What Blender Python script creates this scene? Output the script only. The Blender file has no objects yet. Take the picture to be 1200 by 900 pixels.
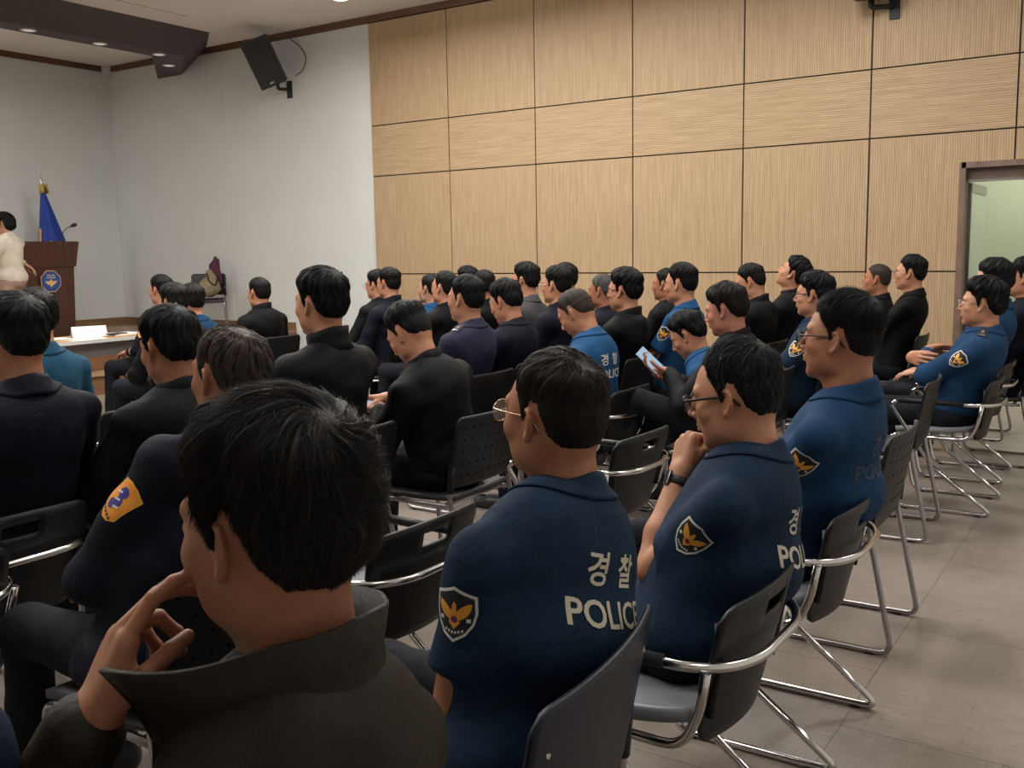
import bpy, bmesh, math, random
import numpy as np
from mathutils import Vector, Matrix
from mathutils.bvhtree import BVHTree
from mathutils.geometry import tessellate_polygon
PI = math.pi
C = bpy.context.scene.collection
random.seed(7)

# ------------------------------------------------------------------ materials
def nt(name):
    m = bpy.data.materials.new(name); m.use_nodes = True
    n = m.node_tree.nodes; n.clear()
    out = n.new('ShaderNodeOutputMaterial'); b = n.new('ShaderNodeBsdfPrincipled')
    m.node_tree.links.new(b.outputs[0], out.inputs[0])
    return m, m.node_tree, b
def setp(b, **k):
    names = dict(col='Base Color', rough='Roughness', metal='Metallic', spec='Specular IOR Level', sss='Subsurface Weight',
                 coat='Coat Weight', sheen='Sheen Weight', trans='Transmission Weight', alpha='Alpha', ior='IOR', coatr='Coat Roughness')
    for a, v in k.items():
        s = b.inputs[names[a]]
        s.default_value = (*v, 1) if isinstance(v, tuple) and len(v) == 3 else v
def simple(name, col, rough=.6, metal=0, bump=None, vary=None, **k):
    m, t, b = nt(name); setp(b, col=col, rough=rough, metal=metal, **k)
    N, L = t.nodes, t.links
    if vary or bump:
        tc = N.new('ShaderNodeTexCoord')
    if vary:
        sc, amt = vary
        no = N.new('ShaderNodeTexNoise'); no.inputs['Scale'].default_value = sc; no.inputs['Detail'].default_value = 5
        L.new(tc.outputs['Object'], no.inputs['Vector'])
        mr = N.new('ShaderNodeMapRange'); mr.inputs['To Min'].default_value = 1 - amt; mr.inputs['To Max'].default_value = 1 + amt
        mr.inputs['From Min'].default_value = .3; mr.inputs['From Max'].default_value = .7
        L.new(no.outputs[0], mr.inputs[0])
        mx = N.new('ShaderNodeMix'); mx.data_type = 'RGBA'; mx.blend_type = 'MULTIPLY'; mx.inputs['Factor'].default_value = 1
        mx.inputs['A'].default_value = (*col, 1); L.new(mr.outputs[0], mx.inputs['B']); L.new(mx.outputs['Result'], b.inputs['Base Color'])
    if bump:
        sc, st, dist = bump
        no = N.new('ShaderNodeTexNoise'); no.inputs['Scale'].default_value = sc; no.inputs['Detail'].default_value = 4
        L.new(tc.outputs['Object'], no.inputs['Vector'])
        bp = N.new('ShaderNodeBump'); bp.inputs['Strength'].default_value = st; bp.inputs['Distance'].default_value = dist
        L.new(no.outputs[0], bp.inputs['Height']); L.new(bp.outputs[0], b.inputs['Normal'])
    return m
def emit(name, col, s):
    m = bpy.data.materials.new(name); m.use_nodes = True; n = m.node_tree.nodes; n.clear()
    o = n.new('ShaderNodeOutputMaterial'); e = n.new('ShaderNodeEmission'); e.inputs[0].default_value = (*col, 1); e.inputs[1].default_value = s
    m.node_tree.links.new(e.outputs[0], o.inputs[0]); return m

# ------------------------------------------------------------------ scene graph
def tag(o, label=None, cat=None, group=None, kind=None):
    if label: o['label'] = label
    if cat: o['category'] = cat
    if group: o['group'] = group
    if kind: o['kind'] = kind
    return o
def empty(name, loc=(0, 0, 0), rz=0, **k):
    o = bpy.data.objects.new(name, None); C.objects.link(o); o.location = loc; o.rotation_euler = (0, 0, rz)
    o.empty_display_size = .1
    return tag(o, **k)
def obj(name, me, mats, parent=None, loc=None, rz=0, smooth=None, **k):
    if isinstance(me, bmesh.types.BMesh):
        bm = me; me = bpy.data.meshes.new(name); bm.to_mesh(me); bm.free()
    if not isinstance(mats, (list, tuple)): mats = [mats]
    if not me.materials:
        for m in mats: me.materials.append(m)
    if smooth is not None: me.polygons.foreach_set('use_smooth', [smooth] * len(me.polygons))
    o = bpy.data.objects.new(name, me); C.objects.link(o)
    if parent is not None: o.parent = parent
    if loc is not None: o.location = loc
    if rz: o.rotation_euler = (0, 0, rz)
    return tag(o, **k)
def copy_tree(o, parent=None):
    c = o.copy(); C.objects.link(c)
    if parent is not None: c.parent = parent; c.matrix_parent_inverse = o.matrix_parent_inverse
    for ch in list(o.children): copy_tree(ch, c)
    return c
def pydata(name, v, f, smooth=True):
    me = bpy.data.meshes.new(name)
    v = np.asarray(v, dtype=np.float32); f = np.asarray(f, dtype=np.int32)
    nf, k = f.shape
    me.vertices.add(len(v)); me.vertices.foreach_set('co', v.ravel())
    me.loops.add(nf * k); me.loops.foreach_set('vertex_index', f.ravel())
    me.polygons.add(nf); me.polygons.foreach_set('loop_start', np.arange(0, nf * k, k, dtype=np.int32))
    me.update(calc_edges=True)
    if smooth: me.polygons.foreach_set('use_smooth', np.ones(nf, dtype=bool))
    return me

# ------------------------------------------------------------------ bmesh shapes
def box(bm, x0, x1, y0, y1, z0, z1, M=None, mi=0, bev=0):
    vs = [bm.verts.new((x, y, z)) for x in (x0, x1) for y in (y0, y1) for z in (z0, z1)]
    fs = [bm.faces.new([vs[i] for i in q]) for q in ((0, 1, 3, 2), (4, 6, 7, 5), (0, 4, 5, 1), (2, 3, 7, 6), (0, 2, 6, 4), (1, 5, 7, 3))]
    for f in fs: f.material_index = mi
    if bev:
        es = list({e for f in fs for e in f.edges})
        r = bmesh.ops.bevel(bm, geom=es, offset=bev, segments=2, affect='EDGES', profile=.6)
        vs = list({v for f in r['faces'] for v in f.verts} | {v for v in vs if v.is_valid})
        for f in r['faces']: f.material_index = mi
    if M is not None: bmesh.ops.transform(bm, matrix=M, verts=[v for v in vs if v.is_valid])
    return vs
def fillet(pts, r, seg=6, closed=False):
    pts = [Vector(p) for p in pts]; n = len(pts); out = []
    for i, p in enumerate(pts):
        if not closed and i in (0, n - 1): out.append(p); continue
        a, b = pts[i - 1], pts[(i + 1) % n]
        u, w = (a - p), (b - p); rr = r[i] if isinstance(r, (list, tuple)) else r
        t = min(rr, u.length * .49, w.length * .49)
        if t < 1e-5: out.append(p); continue
        A = p + u.normalized() * t; B = p + w.normalized() * t
        for k in range(seg + 1):
            s = k / seg; out.append(A * (1 - s) ** 2 + p * 2 * s * (1 - s) + B * s * s)
    return out
def tube(bm, pts, r, n=10, closed=False, mi=0, caps=True):
    pts = [Vector(p) for p in pts]; m = len(pts); rings = []
    t0 = (pts[1] - pts[0]).normalized(); up = Vector((0, 0, 1)) if abs(t0.z) < .9 else Vector((1, 0, 0))
    nrm = (up - t0 * up.dot(t0)).normalized()
    for i, p in enumerate(pts):
        if closed: t = (pts[(i + 1) % m] - pts[i - 1]).normalized()
        else: t = (pts[min(i + 1, m - 1)] - pts[max(i - 1, 0)]).normalized()
        nrm = (nrm - t * nrm.dot(t)).normalized(); b = t.cross(nrm)
        rr = r[i] if isinstance(r, (list, tuple)) else r
        rings.append([bm.verts.new(p + (nrm * math.cos(2 * PI * k / n) + b * math.sin(2 * PI * k / n)) * rr) for k in range(n)])
    for i in range(m if closed else m - 1):
        A, B = rings[i], rings[(i + 1) % m]
        for k in range(n):
            f = bm.faces.new((A[k], A[(k + 1) % n], B[(k + 1) % n], B[k])); f.smooth = True; f.material_index = mi
    if caps and not closed:
        for R_, s in ((rings[0], 1), (rings[-1], -1)):
            f = bm.faces.new(R_[::-s]) ; f.material_index = mi
def lathe(bm, prof, n=24, c=(0, 0, 0), mi=0, M=None):
    rings = []; allv = []
    for (r, z) in prof:
        ring = [bm.verts.new((c[0] + r * math.cos(2 * PI * k / n), c[1] + r * math.sin(2 * PI * k / n), c[2] + z)) for k in range(n)]
        rings.append(ring); allv += ring
    for A, B in zip(rings, rings[1:]):
        for k in range(n):
            f = bm.faces.new((A[k], A[(k + 1) % n], B[(k + 1) % n], B[k])); f.smooth = True; f.material_index = mi
    for R_ in (rings[0][::-1], rings[-1]):
        f = bm.faces.new(R_); f.material_index = mi
    if M is not None: bmesh.ops.transform(bm, matrix=M, verts=allv)
def grid_shell(bm, P, th, mi=0, smooth=True):
    """solid sheet from a grid of points P[i][j] thickened by th along its normal"""
    P = np.asarray(P, float); du = np.gradient(P, axis=0); dv = np.gradient(P, axis=1)
    n = np.cross(du, dv); n /= np.maximum(np.linalg.norm(n, axis=2, keepdims=True), 1e-9)
    A = P + n * th / 2; B = P - n * th / 2; I, J = P.shape[:2]
    va = [[bm.verts.new(A[i, j]) for j in range(J)] for i in range(I)]; vb = [[bm.verts.new(B[i, j]) for j in range(J)] for i in range(I)]
    fs = []
    for i in range(I - 1):
        for j in range(J - 1):
            fs.append(bm.faces.new((va[i][j], va[i + 1][j], va[i + 1][j + 1], va[i][j + 1])))
            fs.append(bm.faces.new((vb[i][j], vb[i][j + 1], vb[i + 1][j + 1], vb[i + 1][j])))
    for i in range(I - 1):
        fs.append(bm.faces.new((va[i][0], vb[i][0], vb[i + 1][0], va[i + 1][0]))); fs.append(bm.faces.new((va[i][-1], va[i + 1][-1], vb[i + 1][-1], vb[i][-1])))
    for j in range(J - 1):
        fs.append(bm.faces.new((va[0][j], va[0][j + 1], vb[0][j + 1], vb[0][j]))); fs.append(bm.faces.new((va[-1][j], vb[-1][j], vb[-1][j + 1], va[-1][j + 1])))
    for f in fs: f.smooth = smooth; f.material_index = mi

# ------------------------------------------------------------------ signed distance modelling
def rc(P, a, b, ra, rb):
    a = np.asarray(a, float); b = np.asarray(b, float); ba = b - a
    t = np.clip(((P - a) @ ba) / max(ba @ ba, 1e-9), 0, 1)
    return np.linalg.norm(P - a - t[:, None] * ba, axis=1) - (ra + (rb - ra) * t)
def ell(P, c, r, R=None):
    q = P - np.asarray(c, float)
    if R is not None: q = q @ R
    r = np.asarray(r, float); k0 = np.linalg.norm(q / r, axis=1); k1 = np.linalg.norm(q / (r * r), axis=1)
    return k0 * (k0 - 1) / np.maximum(k1, 1e-6)
def smin(a, b, k):
    h = np.maximum(k - np.abs(a - b), 0) / k
    return np.minimum(a, b) - h * h * k * .25
def smax(a, b, k): return -smin(-a, -b, k)
def rotm(rx=0, ry=0, rz=0):
    return np.array((Matrix.Rotation(rz, 3, 'Z') @ Matrix.Rotation(ry, 3, 'Y') @ Matrix.Rotation(rx, 3, 'X')))
def near(P, c, rad, f):
    """f(P) where P is within rad of c, a safe lower bound elsewhere"""
    d = np.linalg.norm(P - np.asarray(c, float), axis=1); out = d - rad + .04; m = d < rad
    if m.any(): out[m] = f(P[m])
    return out
def snets(f, lo, hi, h, co=8):
    lo = np.asarray(lo, float); hi = np.asarray(hi, float); H = h * co
    nc = np.ceil((hi - lo) / H).astype(int)
    g = np.stack(np.meshgrid(*[np.arange(n) for n in nc], indexing='ij'), -1).reshape(-1, 3)
    d = f(lo + (g + .5) * H); g = g[np.abs(d) < H * 1.15]
    k = co + 1; lat = np.stack(np.meshgrid(*[np.arange(k)] * 3, indexing='ij'), -1).reshape(-1, 3)
    base = g * co
    V = np.empty((len(g), k ** 3))
    st = 400
    for s in range(0, len(g), st):
        idx = (base[s:s + st, None, :] + lat[None]).reshape(-1, 3)
        V[s:s + st] = f(lo + idx * h).reshape(-1, k ** 3)
    V = V.reshape(-1, k, k, k); neg = V < 0
    c8 = [neg[:, a:a + co, b:b + co, c:c + co] for a in (0, 1) for b in (0, 1) for c in (0, 1)]
    s8 = sum(c.astype(np.int8) for c in c8); act = (s8 > 0) & (s8 < 8)
    bi, i, j, kk = np.nonzero(act)
    cell = base[bi] + np.stack((i, j, kk), 1)
    NX, NY, NZ = nc * co + 2
    key = (cell[:, 0] * NY + cell[:, 1]) * NZ + cell[:, 2]
    acc = np.zeros((len(bi), 3)); cnt = np.zeros(len(bi))
    offs = [(a, b, c) for a in (0, 1) for b in (0, 1) for c in (0, 1)]
    val = {o: V[bi, i + o[0], j + o[1], kk + o[2]] for o in offs}
    for o in offs:
        for ax in range(3):
            if o[ax]: continue
            q = list(o); q[ax] = 1; q = tuple(q); va, vb = val[o], val[q]
            m = (va < 0) != (vb < 0); t = np.where(m, va / np.where(m, va - vb, 1), 0)
            p = np.tile(np.array(o, float), (len(bi), 1)); p[:, ax] += t
            acc[m] += p[m]; cnt[m] += 1
    verts = lo + (cell + acc / cnt[:, None]) * h
    order = np.argsort(key); ks = key[order]
    def look(c):
        q = (c[:, 0] * NY + c[:, 1]) * NZ + c[:, 2]; r = np.searchsorted(ks, q); r = np.minimum(r, len(ks) - 1)
        return np.where(ks[r] == q, order[r], -1)
    F = []
    for ax in range(3):
        sl0 = [slice(0, co)] * 3; sl1 = list(sl0); sl1[ax] = slice(1, co + 1)
        A = neg[(slice(None), *sl0)]; B = neg[(slice(None), *sl1)]
        bi2, i2, j2, k2 = np.nonzero(A != B); pnt = base[bi2] + np.stack((i2, j2, k2), 1); flip = A[bi2, i2, j2, k2]
        u, w = (ax + 1) % 3, (ax + 2) % 3
        q = []
        for du, dw in ((-1, -1), (0, -1), (0, 0), (-1, 0)):
            c = pnt.copy(); c[:, u] += du; c[:, w] += dw; q.append(look(c))
        q = np.stack(q, 1); ok = (q >= 0).all(1); q = q[ok]; flip = flip[ok]
        q[~flip] = q[~flip][:, ::-1]; F.append(q)
    return verts, np.concatenate(F)
def wob(P, sc, seed=0):
    """cheap smooth pseudo-noise in about -1..1"""
    r = np.random.RandomState(seed); out = np.zeros(len(P))
    for _ in range(5):
        v = r.normal(size=3); v /= np.linalg.norm(v)
        w = r.normal(size=3); w /= np.linalg.norm(w)
        out += np.sin(P @ v * sc * r.uniform(.7, 1.5) + r.uniform(0, 6.28) + 1.3 * np.sin(P @ w * sc * .6 + r.uniform(0, 6.28)))
    return out / 3.2
# ------------------------------------------------------------------ heads
def head_prims(q, ears=True, face=None):
    """q: points in head coordinates (metres, +y the face, origin between the ears at mid height)"""
    fw = (face or {}).get('w', 1.0); fat = (face or {}).get('fat', 0)
    x = np.abs(q[:, 0]); s = q.copy(); s[:, 0] = x
    d = ell(q, (0, -.012, .032), (.078 * fw, .097, .087))
    d = smin(d, ell(q, (0, -.05, -.012), (.060 * fw, .048, .055)), .03)
    d = smin(d, ell(q, (0, .032, -.022), (.066 * fw, .058, .082)), .03)
    d = smin(d, ell(q, (0, .030, -.070), ((.054 + fat) * fw, .050, .044)), .025)
    d = smin(d, ell(s, (.050 * fw, .004, -.058), (.014 + fat, .030, .032)), .03)
    d = smin(d, ell(q, (0, .070, -.100), (.023, .017, .017)), .022)
    d = smin(d, ell(s, (.043 * fw, .056, -.022), (.022 + fat, .022, .020)), .02)
    d = smin(d, rc(s, (0, .083, .027), (.046, .070, .028), .010, .009), .016)
    d = smax(d, -ell(s, (.033, .104, .006), (.017, .020, .011)), .012)
    d = smin(d, ell(s, (.032, .0775, .004), (.0155, .0142, .0135)), .006)
    d = smax(d, -ell(s, (.032, .093, .0035), (.0125, .012, .0030)), .002)
    nz = smin(rc(q, (0, .088, .014), (0, .1105, -.026), .0065, .0095), ell(s, (.011, .098, -.031), (.0075, .009, .0075)), .006)
    d = smin(d, nz, .012)
    d = smin(d, ell(q, (0, .078, -.052), (.027, .018, .020)), .014)
    lp = smin(rc(s, (0, .0975, -.0555), (.020, .086, -.0575), .0052, .003), rc(s, (0, .0955, -.0665), (.017, .086, -.063), .0062, .003), .002)
    d = smin(d, lp, .004)
    if ears:
        ex = .0745 * fw
        R = rotm(0, 0, .42) @ rotm(.12, 0, 0)
        e = (s - np.array((ex, -.006, -.004))) @ R
        pts = [(0, .004, -.012), (.001, .012, .004), (.003, .012, .020), (.004, .003, .029), (.005, -.009, .029), (.006, -.017, .018), (.006, -.018, .002), (.005, -.012, -.012), (.003, -.004, -.024), (.001, .003, -.027)]
        ed = None
        for a, b in zip(pts, pts[1:]):
            t = rc(e, a, b, .0042, .0042); ed = t if ed is None else np.minimum(ed, t)
        body = ell(e, (.000, -.002, .002), (.005, .016, .026))
        lobe = ell(e, (.003, -.001, -.024), (.0045, .008, .009))
        conc = ell(e, (.008, .001, -.002), (.006, .008, .014))
        ed = smin(smax(smin(ed, body, .004), -conc, .003), lobe, .005)
        ed = smin(ed, ell(e, (-.004, .004, .0), (.008, .010, .020)), .006)
        d = smin(d, ed, .005)
    return d
# hair line: elevation above which hair grows, for angle from the face (degrees)
HL_A = np.array([0, 25, 42, 54, 64, 73, 79, 84, 88, 95, 104, 112, 122, 140, 160, 180.])
HL_Z = np.array([.080, .078, .072, .060, .046, .022, -.010, -.014, .018, .042, .036, .010, -.022, -.046, -.055, -.057])
def sph_dirs(n_lat, n_lon):
    th = (np.arange(n_lat) + .5) / n_lat * PI; ph = np.arange(n_lon) / n_lon * 2 * PI
    T, Ph = np.meshgrid(th, ph, indexing='ij')
    return T, Ph, np.stack((np.sin(T) * np.sin(Ph), np.sin(T) * np.cos(Ph), np.cos(T)), -1)
HC0 = np.array((0, -.008, .015))
_skull = {}
def skull_table(face):
    key = str(face)
    if key not in _skull:
        T, Ph, D = sph_dirs(64, 128); d = D.reshape(-1, 3); t = np.full(len(d), .03)
        for _ in range(28):
            t -= head_prims(HC0 + d * t[:, None], False, face) * .85
        _skull[key] = t.reshape(T.shape)
    return _skull[key]
def tbl(tab, d):
    """bilinear lookup of a lat-long table for unit vectors d"""
    nl, nn = tab.shape; th = np.arccos(np.clip(d[:, 2], -1, 1)) / PI * nl - .5; ph = (np.arctan2(d[:, 0], d[:, 1]) % (2 * PI)) / (2 * PI) * nn
    i0 = np.clip(np.floor(th).astype(int), 0, nl - 1); i1 = np.minimum(i0 + 1, nl - 1); f = np.clip(th - i0, 0, 1)
    j0 = np.floor(ph).astype(int) % nn; j1 = (j0 + 1) % nn; g = ph - np.floor(ph)
    return (tab[i0, j0] * (1 - g) + tab[i0, j1] * g) * (1 - f) + (tab[i1, j0] * (1 - g) + tab[i1, j1] * g) * f
def smooth01(x): x = np.clip(x, 0, 1); return x * x * (3 - 2 * x)
def hair_style(style, face):
    """returns a lat-long table of hair thickness (negative: skin)"""
    sk = skull_table(face); T, Ph, D = sph_dirs(*sk.shape); P = HC0 + D * sk[..., None]
    ang = np.degrees(np.abs((Ph + PI) % (2 * PI) - PI)); z = P[..., 2]; y = P[..., 1]
    line = np.interp(ang, HL_A, HL_Z + np.where(HL_A < 60, style.get('front', 0), 0) + np.where(HL_A > 120, style.get('nape', 0), 0) + np.where((HL_A > 68) & (HL_A < 84), style.get('burn', 0), 0))
    line = line + style.get('hem', .004) * np.sin(Ph * 23 + 1.7) * np.sin(Ph * 11)
    s = z - line
    top = style.get('top', .022); side = style.get('side', .010); fade = style.get('fade', .035); back = style.get('back', side)
    w = smooth01((z - style.get('z0', .035)) / .045)                    # 0 sides .. 1 top
    bk = smooth01((-y) / .07)
    th = (side * (1 - bk) + back * bk) * (1 - w) + top * w
    th = th + style.get('quiff', 0) * smooth01((y - .03) / .04) * w + style.get('occ', 0) * bk * smooth01(1 - np.abs(z - .02) / .06)
    if 'bald' in style:
        c = np.array(style['bald'][:3]); c /= np.linalg.norm(c)
        an = np.degrees(np.arccos(np.clip(D @ c, -1, 1))) * (1 + .18 * np.sin(Ph * 9 + T * 14) + .12 * np.sin(Ph * 23 - T * 31) + .22 * np.sin(Ph * 61 + T * 5))
        th = th * (1 - style['bald'][4] * smooth01(1.15 - an / style['bald'][3])) - .0012
    return np.where(s > 0, th * smooth01(s / (fade * (1 + style.get('taper', .7) * bk))) ** .6 + .0012, -.006 - np.clip(-s, 0, .03) * .3)
CROWN = np.array((.012, -.60, .80)); CROWN /= np.linalg.norm(CROWN)
def flow_dir(d, style):
    """unit tangent in which hair runs at direction d: away from the crown, sweeping to one side"""
    c = CROWN; t = d - c; t -= d * (t * d).sum(1, keepdims=True); n = np.linalg.norm(t, axis=1, keepdims=True); t /= np.maximum(n, 1e-6)
    sw = np.cross(d, t) * style.get('swirl', .35)
    t = t + sw; t /= np.linalg.norm(t, axis=1, keepdims=True); return t
def make_hair(style, face, res, n_str, seed, width=.0006):
    """cap plus strands; returns verts, quads"""
    sk = skull_table(face); th = hair_style(style, face); R0 = sk + th
    rs = np.random.RandomState(seed)
    T, Ph, D = sph_dirs(res, res * 2); d = D.reshape(-1, 3)
    t = tbl(th, d); r = tbl(sk, d) + t
    # clumps running with the flow
    c = CROWN; u = np.cross(c, (1, 0, 0)); u /= np.linalg.norm(u); v = np.cross(c, u)
    az = np.arctan2(d @ u, d @ v); el = np.arccos(np.clip(d @ c, -1, 1))
    azz = az + style.get('swirl', .35) * np.log(el + .25) * 1.2
    cl = np.zeros(len(d))
    for k, a in ((17, 1.), (29, .8), (47, .6)): cl += a * np.sin(azz * k + 2.5 * np.sin(el * 5 + k + seed) + rs.uniform(0, 6))
    for k, a in ((9, .7), (5, .6)): cl += a * np.sin(azz * k + el * 7 + rs.uniform(0, 6))
    amp = style.get('clump', .0022) * smooth01(el / .35)
    r = r + np.where(t > .001, cl * amp * np.clip(t / .015, 0, 1.3), 0)
    P = HC0 + d * r[:, None]
    nl, nn = T.shape; keep = (t > -.004).reshape(nl, nn)
    ii, jj = np.meshgrid(np.arange(nl - 1), np.arange(nn), indexing='ij'); j2 = (jj + 1) % nn
    m = keep[ii, jj] | keep[ii + 1, jj] | keep[ii, j2] | keep[ii + 1, j2]
    Q = np.stack((ii * nn + jj, (ii + 1) * nn + jj, (ii + 1) * nn + j2, ii * nn + j2), -1)[m]
    top = len(P); P = np.vstack((P, HC0 + np.array((0, 0, 1)) * r[:nn].mean()))
    Q = np.vstack((Q, np.stack((np.arange(nn), (np.arange(nn) + 1) % nn, np.full(nn, top), np.full(nn, top)), 1)[:0]))
    # close the top with a small fan of quads
    fan = [(top, k, (k + 1) % nn, (k + 2) % nn) for k in range(0, nn, 2)]
    Q = np.vstack((Q, np.array(fan))); ncap = len(Q)
    if n_str:
        dd = rs.normal(size=(n_str * 3, 3)); dd /= np.linalg.norm(dd, axis=1, keepdims=True)
        tt = tbl(th, dd); dd = dd[(tt > .0013)][:n_str]; tt = tbl(th, dd)
        n = len(dd); S = 5
        L = np.clip(tt * style.get('len', 2.2), .006, .07) * rs.uniform(.6, 1.15, n)
        lift = style.get('lift', .005) * rs.uniform(-.15, 1, n) * np.clip(tt / .015, .25, 1.4)
        jit = rs.normal(size=(n, 3)) * style.get('mess', .12)
        cur = dd.copy(); r0 = tbl(R0, cur); pts = []
        az_ = np.arctan2(dd @ u, dd @ v); el_ = np.arccos(np.clip(dd @ c, -1, 1))
        bend = .35 * np.sin(az_ * 11 + el_ * 6 + seed) + .25 * np.sin(az_ * 23 - el_ * 9)
        for s in range(S):
            f = s / (S - 1)
            rr = tbl(R0, cur); off = -.002 + lift * f ** 1.5 * 1.0 + .0015 * f
            pts.append(HC0 + cur * (rr + off)[:, None])
            t_ = flow_dir(cur, style) + jit; side = np.cross(cur, t_) * (bend * style.get('wave', .6))[:, None]
            t_ = t_ + side; t_ /= np.linalg.norm(t_, axis=1, keepdims=True)
            cur = cur + t_ * (L / (S - 1) / r0)[:, None]; cur /= np.linalg.norm(cur, axis=1, keepdims=True)
        pts = np.stack(pts, 1)                                            # n,S,3
        tan = np.gradient(pts, axis=1); tan /= np.maximum(np.linalg.norm(tan, axis=2, keepdims=True), 1e-9)
        up = pts - HC0; up /= np.linalg.norm(up, axis=2, keepdims=True); sd = np.cross(tan, up); sd /= np.maximum(np.linalg.norm(sd, axis=2, keepdims=True), 1e-9)
        wd = (width * rs.uniform(.7, 1.3, n))[:, None, None] * np.array([1, 1, .85, .6, .12])[None, :, None]
        ring = np.stack([pts + sd * wd * math.cos(a) + up * wd * .7 * math.sin(a) for a in (PI / 2, PI * 7 / 6, PI * 11 / 6)], 2)  # n,S,3,3
        base = len(P) + np.arange(n)[:, None, None] * (S * 3)
        fs = []
        for s in range(S - 1):
            for k in range(3):
                k2 = (k + 1) % 3
                fs.append(base[:, 0, 0][:, None] + np.array([s * 3 + k, s * 3 + k2, s * 3 + 3 + k2, s * 3 + 3 + k])[None])
        P = np.vstack((P, ring.reshape(-1, 3))); Q = np.vstack((Q, np.concatenate(fs)))
    return P, Q, ncap
# ------------------------------------------------------------------ hands
def frame(y, z):
    """3x3 with columns x,y,z from a forward (y) and an approximate up (z) vector"""
    y = np.asarray(y, float); y = y / np.linalg.norm(y); z = np.asarray(z, float); x = np.cross(y, z); x /= np.linalg.norm(x); z = np.cross(x, y)
    return np.stack((x, y, z), 1)
def hand_prims(side, curl=(.4, .5, .4), spread=.06, thumb=(.5, .3), per=None, s=1.0):
    """round cones of a hand. local: origin wrist, +y fingers, +z back of the hand, thumb at +x*side. curl bends towards -z"""
    out = []; px = side
    mcp = [(.030, .090, .002), (.010, .095, .004), (-.011, .090, .002), (-.030, .080, -.002)]
    ln = [(.043, .026, .021), (.048, .030, .022), (.044, .028, .021), (.034, .021, .019)]
    rad = [.0092, .0095, .009, .0080]
    palm = []
    for i, m in enumerate(mcp):
        palm.append(((px * m[0] * .62, .008, .0), (px * m[0], m[1] - .008, m[2] - .001), .0165, .0125))
    palm.append(((px * .018, .018, -.006), (px * .030, .050, -.009), .018, .013))
    for i, m in enumerate(mcp):
        cu = per[i] if per else curl
        a = 0; p = np.array((px * m[0], m[1], m[2])); sp = (1.5 - i) * spread
        for j, l in enumerate(ln[i]):
            a += cu[j]; d = np.array((px * math.sin(sp) * math.cos(a), math.cos(a) * math.cos(sp), -math.sin(a)))
            q = p + d * l; out.append((tuple(p), tuple(q), rad[i] * (1 - .07 * j), rad[i] * (1 - .07 * (j + 1)))); p = q
    o, b = thumb                                                  # opening angle sideways, bend towards the palm
    p = np.array((px * .026, .022, -.010)); d = np.array((px * math.sin(o), math.cos(o), -.35)); d /= np.linalg.norm(d)
    q = p + d * .042; out.append((tuple(p), tuple(q), .0135, .0108))
    d2 = np.array((px * math.sin(o - b), math.cos(o - b), -.35 - b * .5)); d2 /= np.linalg.norm(d2)
    w = q + d2 * .032; out.append((tuple(q), tuple(w), .0108, .0098))
    d3 = np.array((px * math.sin(o - b * 2), math.cos(o - b * 2), -.4 - b * .8)); d3 /= np.linalg.norm(d3)
    out.append((tuple(w), tuple(w + d3 * .026), .0098, .008))
    return palm, out
def hand_sdf(P, origin, R, prims, s=1.0):
    q = ((P - np.asarray(origin)) @ R) / s; palm, fing = prims; d = None
    for a in palm:
        t = rc(q, *a); d = t if d is None else smin(d, t, .012)
    for i, a in enumerate(fing):
        d = smin(d, rc(q, *a), .0035)
    return d * s
# ------------------------------------------------------------------ decals laid on cloth
def shape_mesh(polys, maxlen):
    """polys: list of (list of 2D points, material index, lift). returns bmesh in xy with a lift layer in z"""
    bm = bmesh.new()
    for pts, mi, lift in polys:
        b2 = bmesh.new(); vs = [b2.verts.new((x, y, 0)) for x, y in pts]
        for t in tessellate_polygon([[Vector((x, y, 0)) for x, y in pts]]): b2.faces.new([vs[i] for i in t])
        _split(b2, maxlen)
        m = {v: bm.verts.new((v.co.x, v.co.y, lift)) for v in b2.verts}
        for f in b2.faces:
            nf = bm.faces.new([m[v] for v in f.verts]); nf.material_index = mi
        b2.free()
    return bm
def _split(b2, maxlen):
    for _ in range(7):
        es = [e for e in b2.edges if e.calc_length() > maxlen]
        if not es: break
        bmesh.ops.subdivide_edges(b2, edges=es, cuts=1); bmesh.ops.triangulate(b2, faces=b2.faces[:])
def text_polys(s, size, extrude=0):
    c = bpy.data.curves.new('lettering', 'FONT'); c.body = s; c.size = size; c.align_x = 'CENTER'; c.align_y = 'CENTER'; c.resolution_u = 3
    c.offset = size * .018
    o = bpy.data.objects.new('lettering', c); C.objects.link(o); bpy.context.view_layer.update()
    me = bpy.data.meshes.new_from_object(o.evaluated_get(bpy.context.evaluated_depsgraph_get()))
    bm = bmesh.new(); bm.from_mesh(me); bpy.data.objects.remove(o); bpy.data.curves.remove(c); bpy.data.meshes.remove(me)
    bmesh.ops.triangulate(bm, faces=bm.faces[:]); return bm
def project(bm, bvh, O, ux, uy, d, base=.0012):
    O, ux, uy, d = (Vector(a) for a in (O, ux, uy, d)); ux.normalize(); uy.normalize(); d.normalize(); dead = []
    for v in bm.verts:
        p = O + ux * v.co.x + uy * v.co.y - d * .25
        hit, n, _, _ = bvh.ray_cast(p, d, .5)
        if hit is None: dead.append(v); continue
        if n.dot(d) > 0: n = -n
        v.co = hit + n * (base + v.co.z)
    bmesh.ops.delete(bm, geom=dead, context='VERTS')
    bm.normal_update()
    for f in bm.faces:
        if f.normal.dot(d) > 0: f.normal_flip()
    return bm
SHIELD = [(-.036, .034), (-.018, .040), (0, .047), (.018, .040), (.036, .034), (.036, .005), (.031, -.016), (.019, -.034), (0, -.046), (-.019, -.034), (-.031, -.016), (-.036, .005)]
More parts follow.
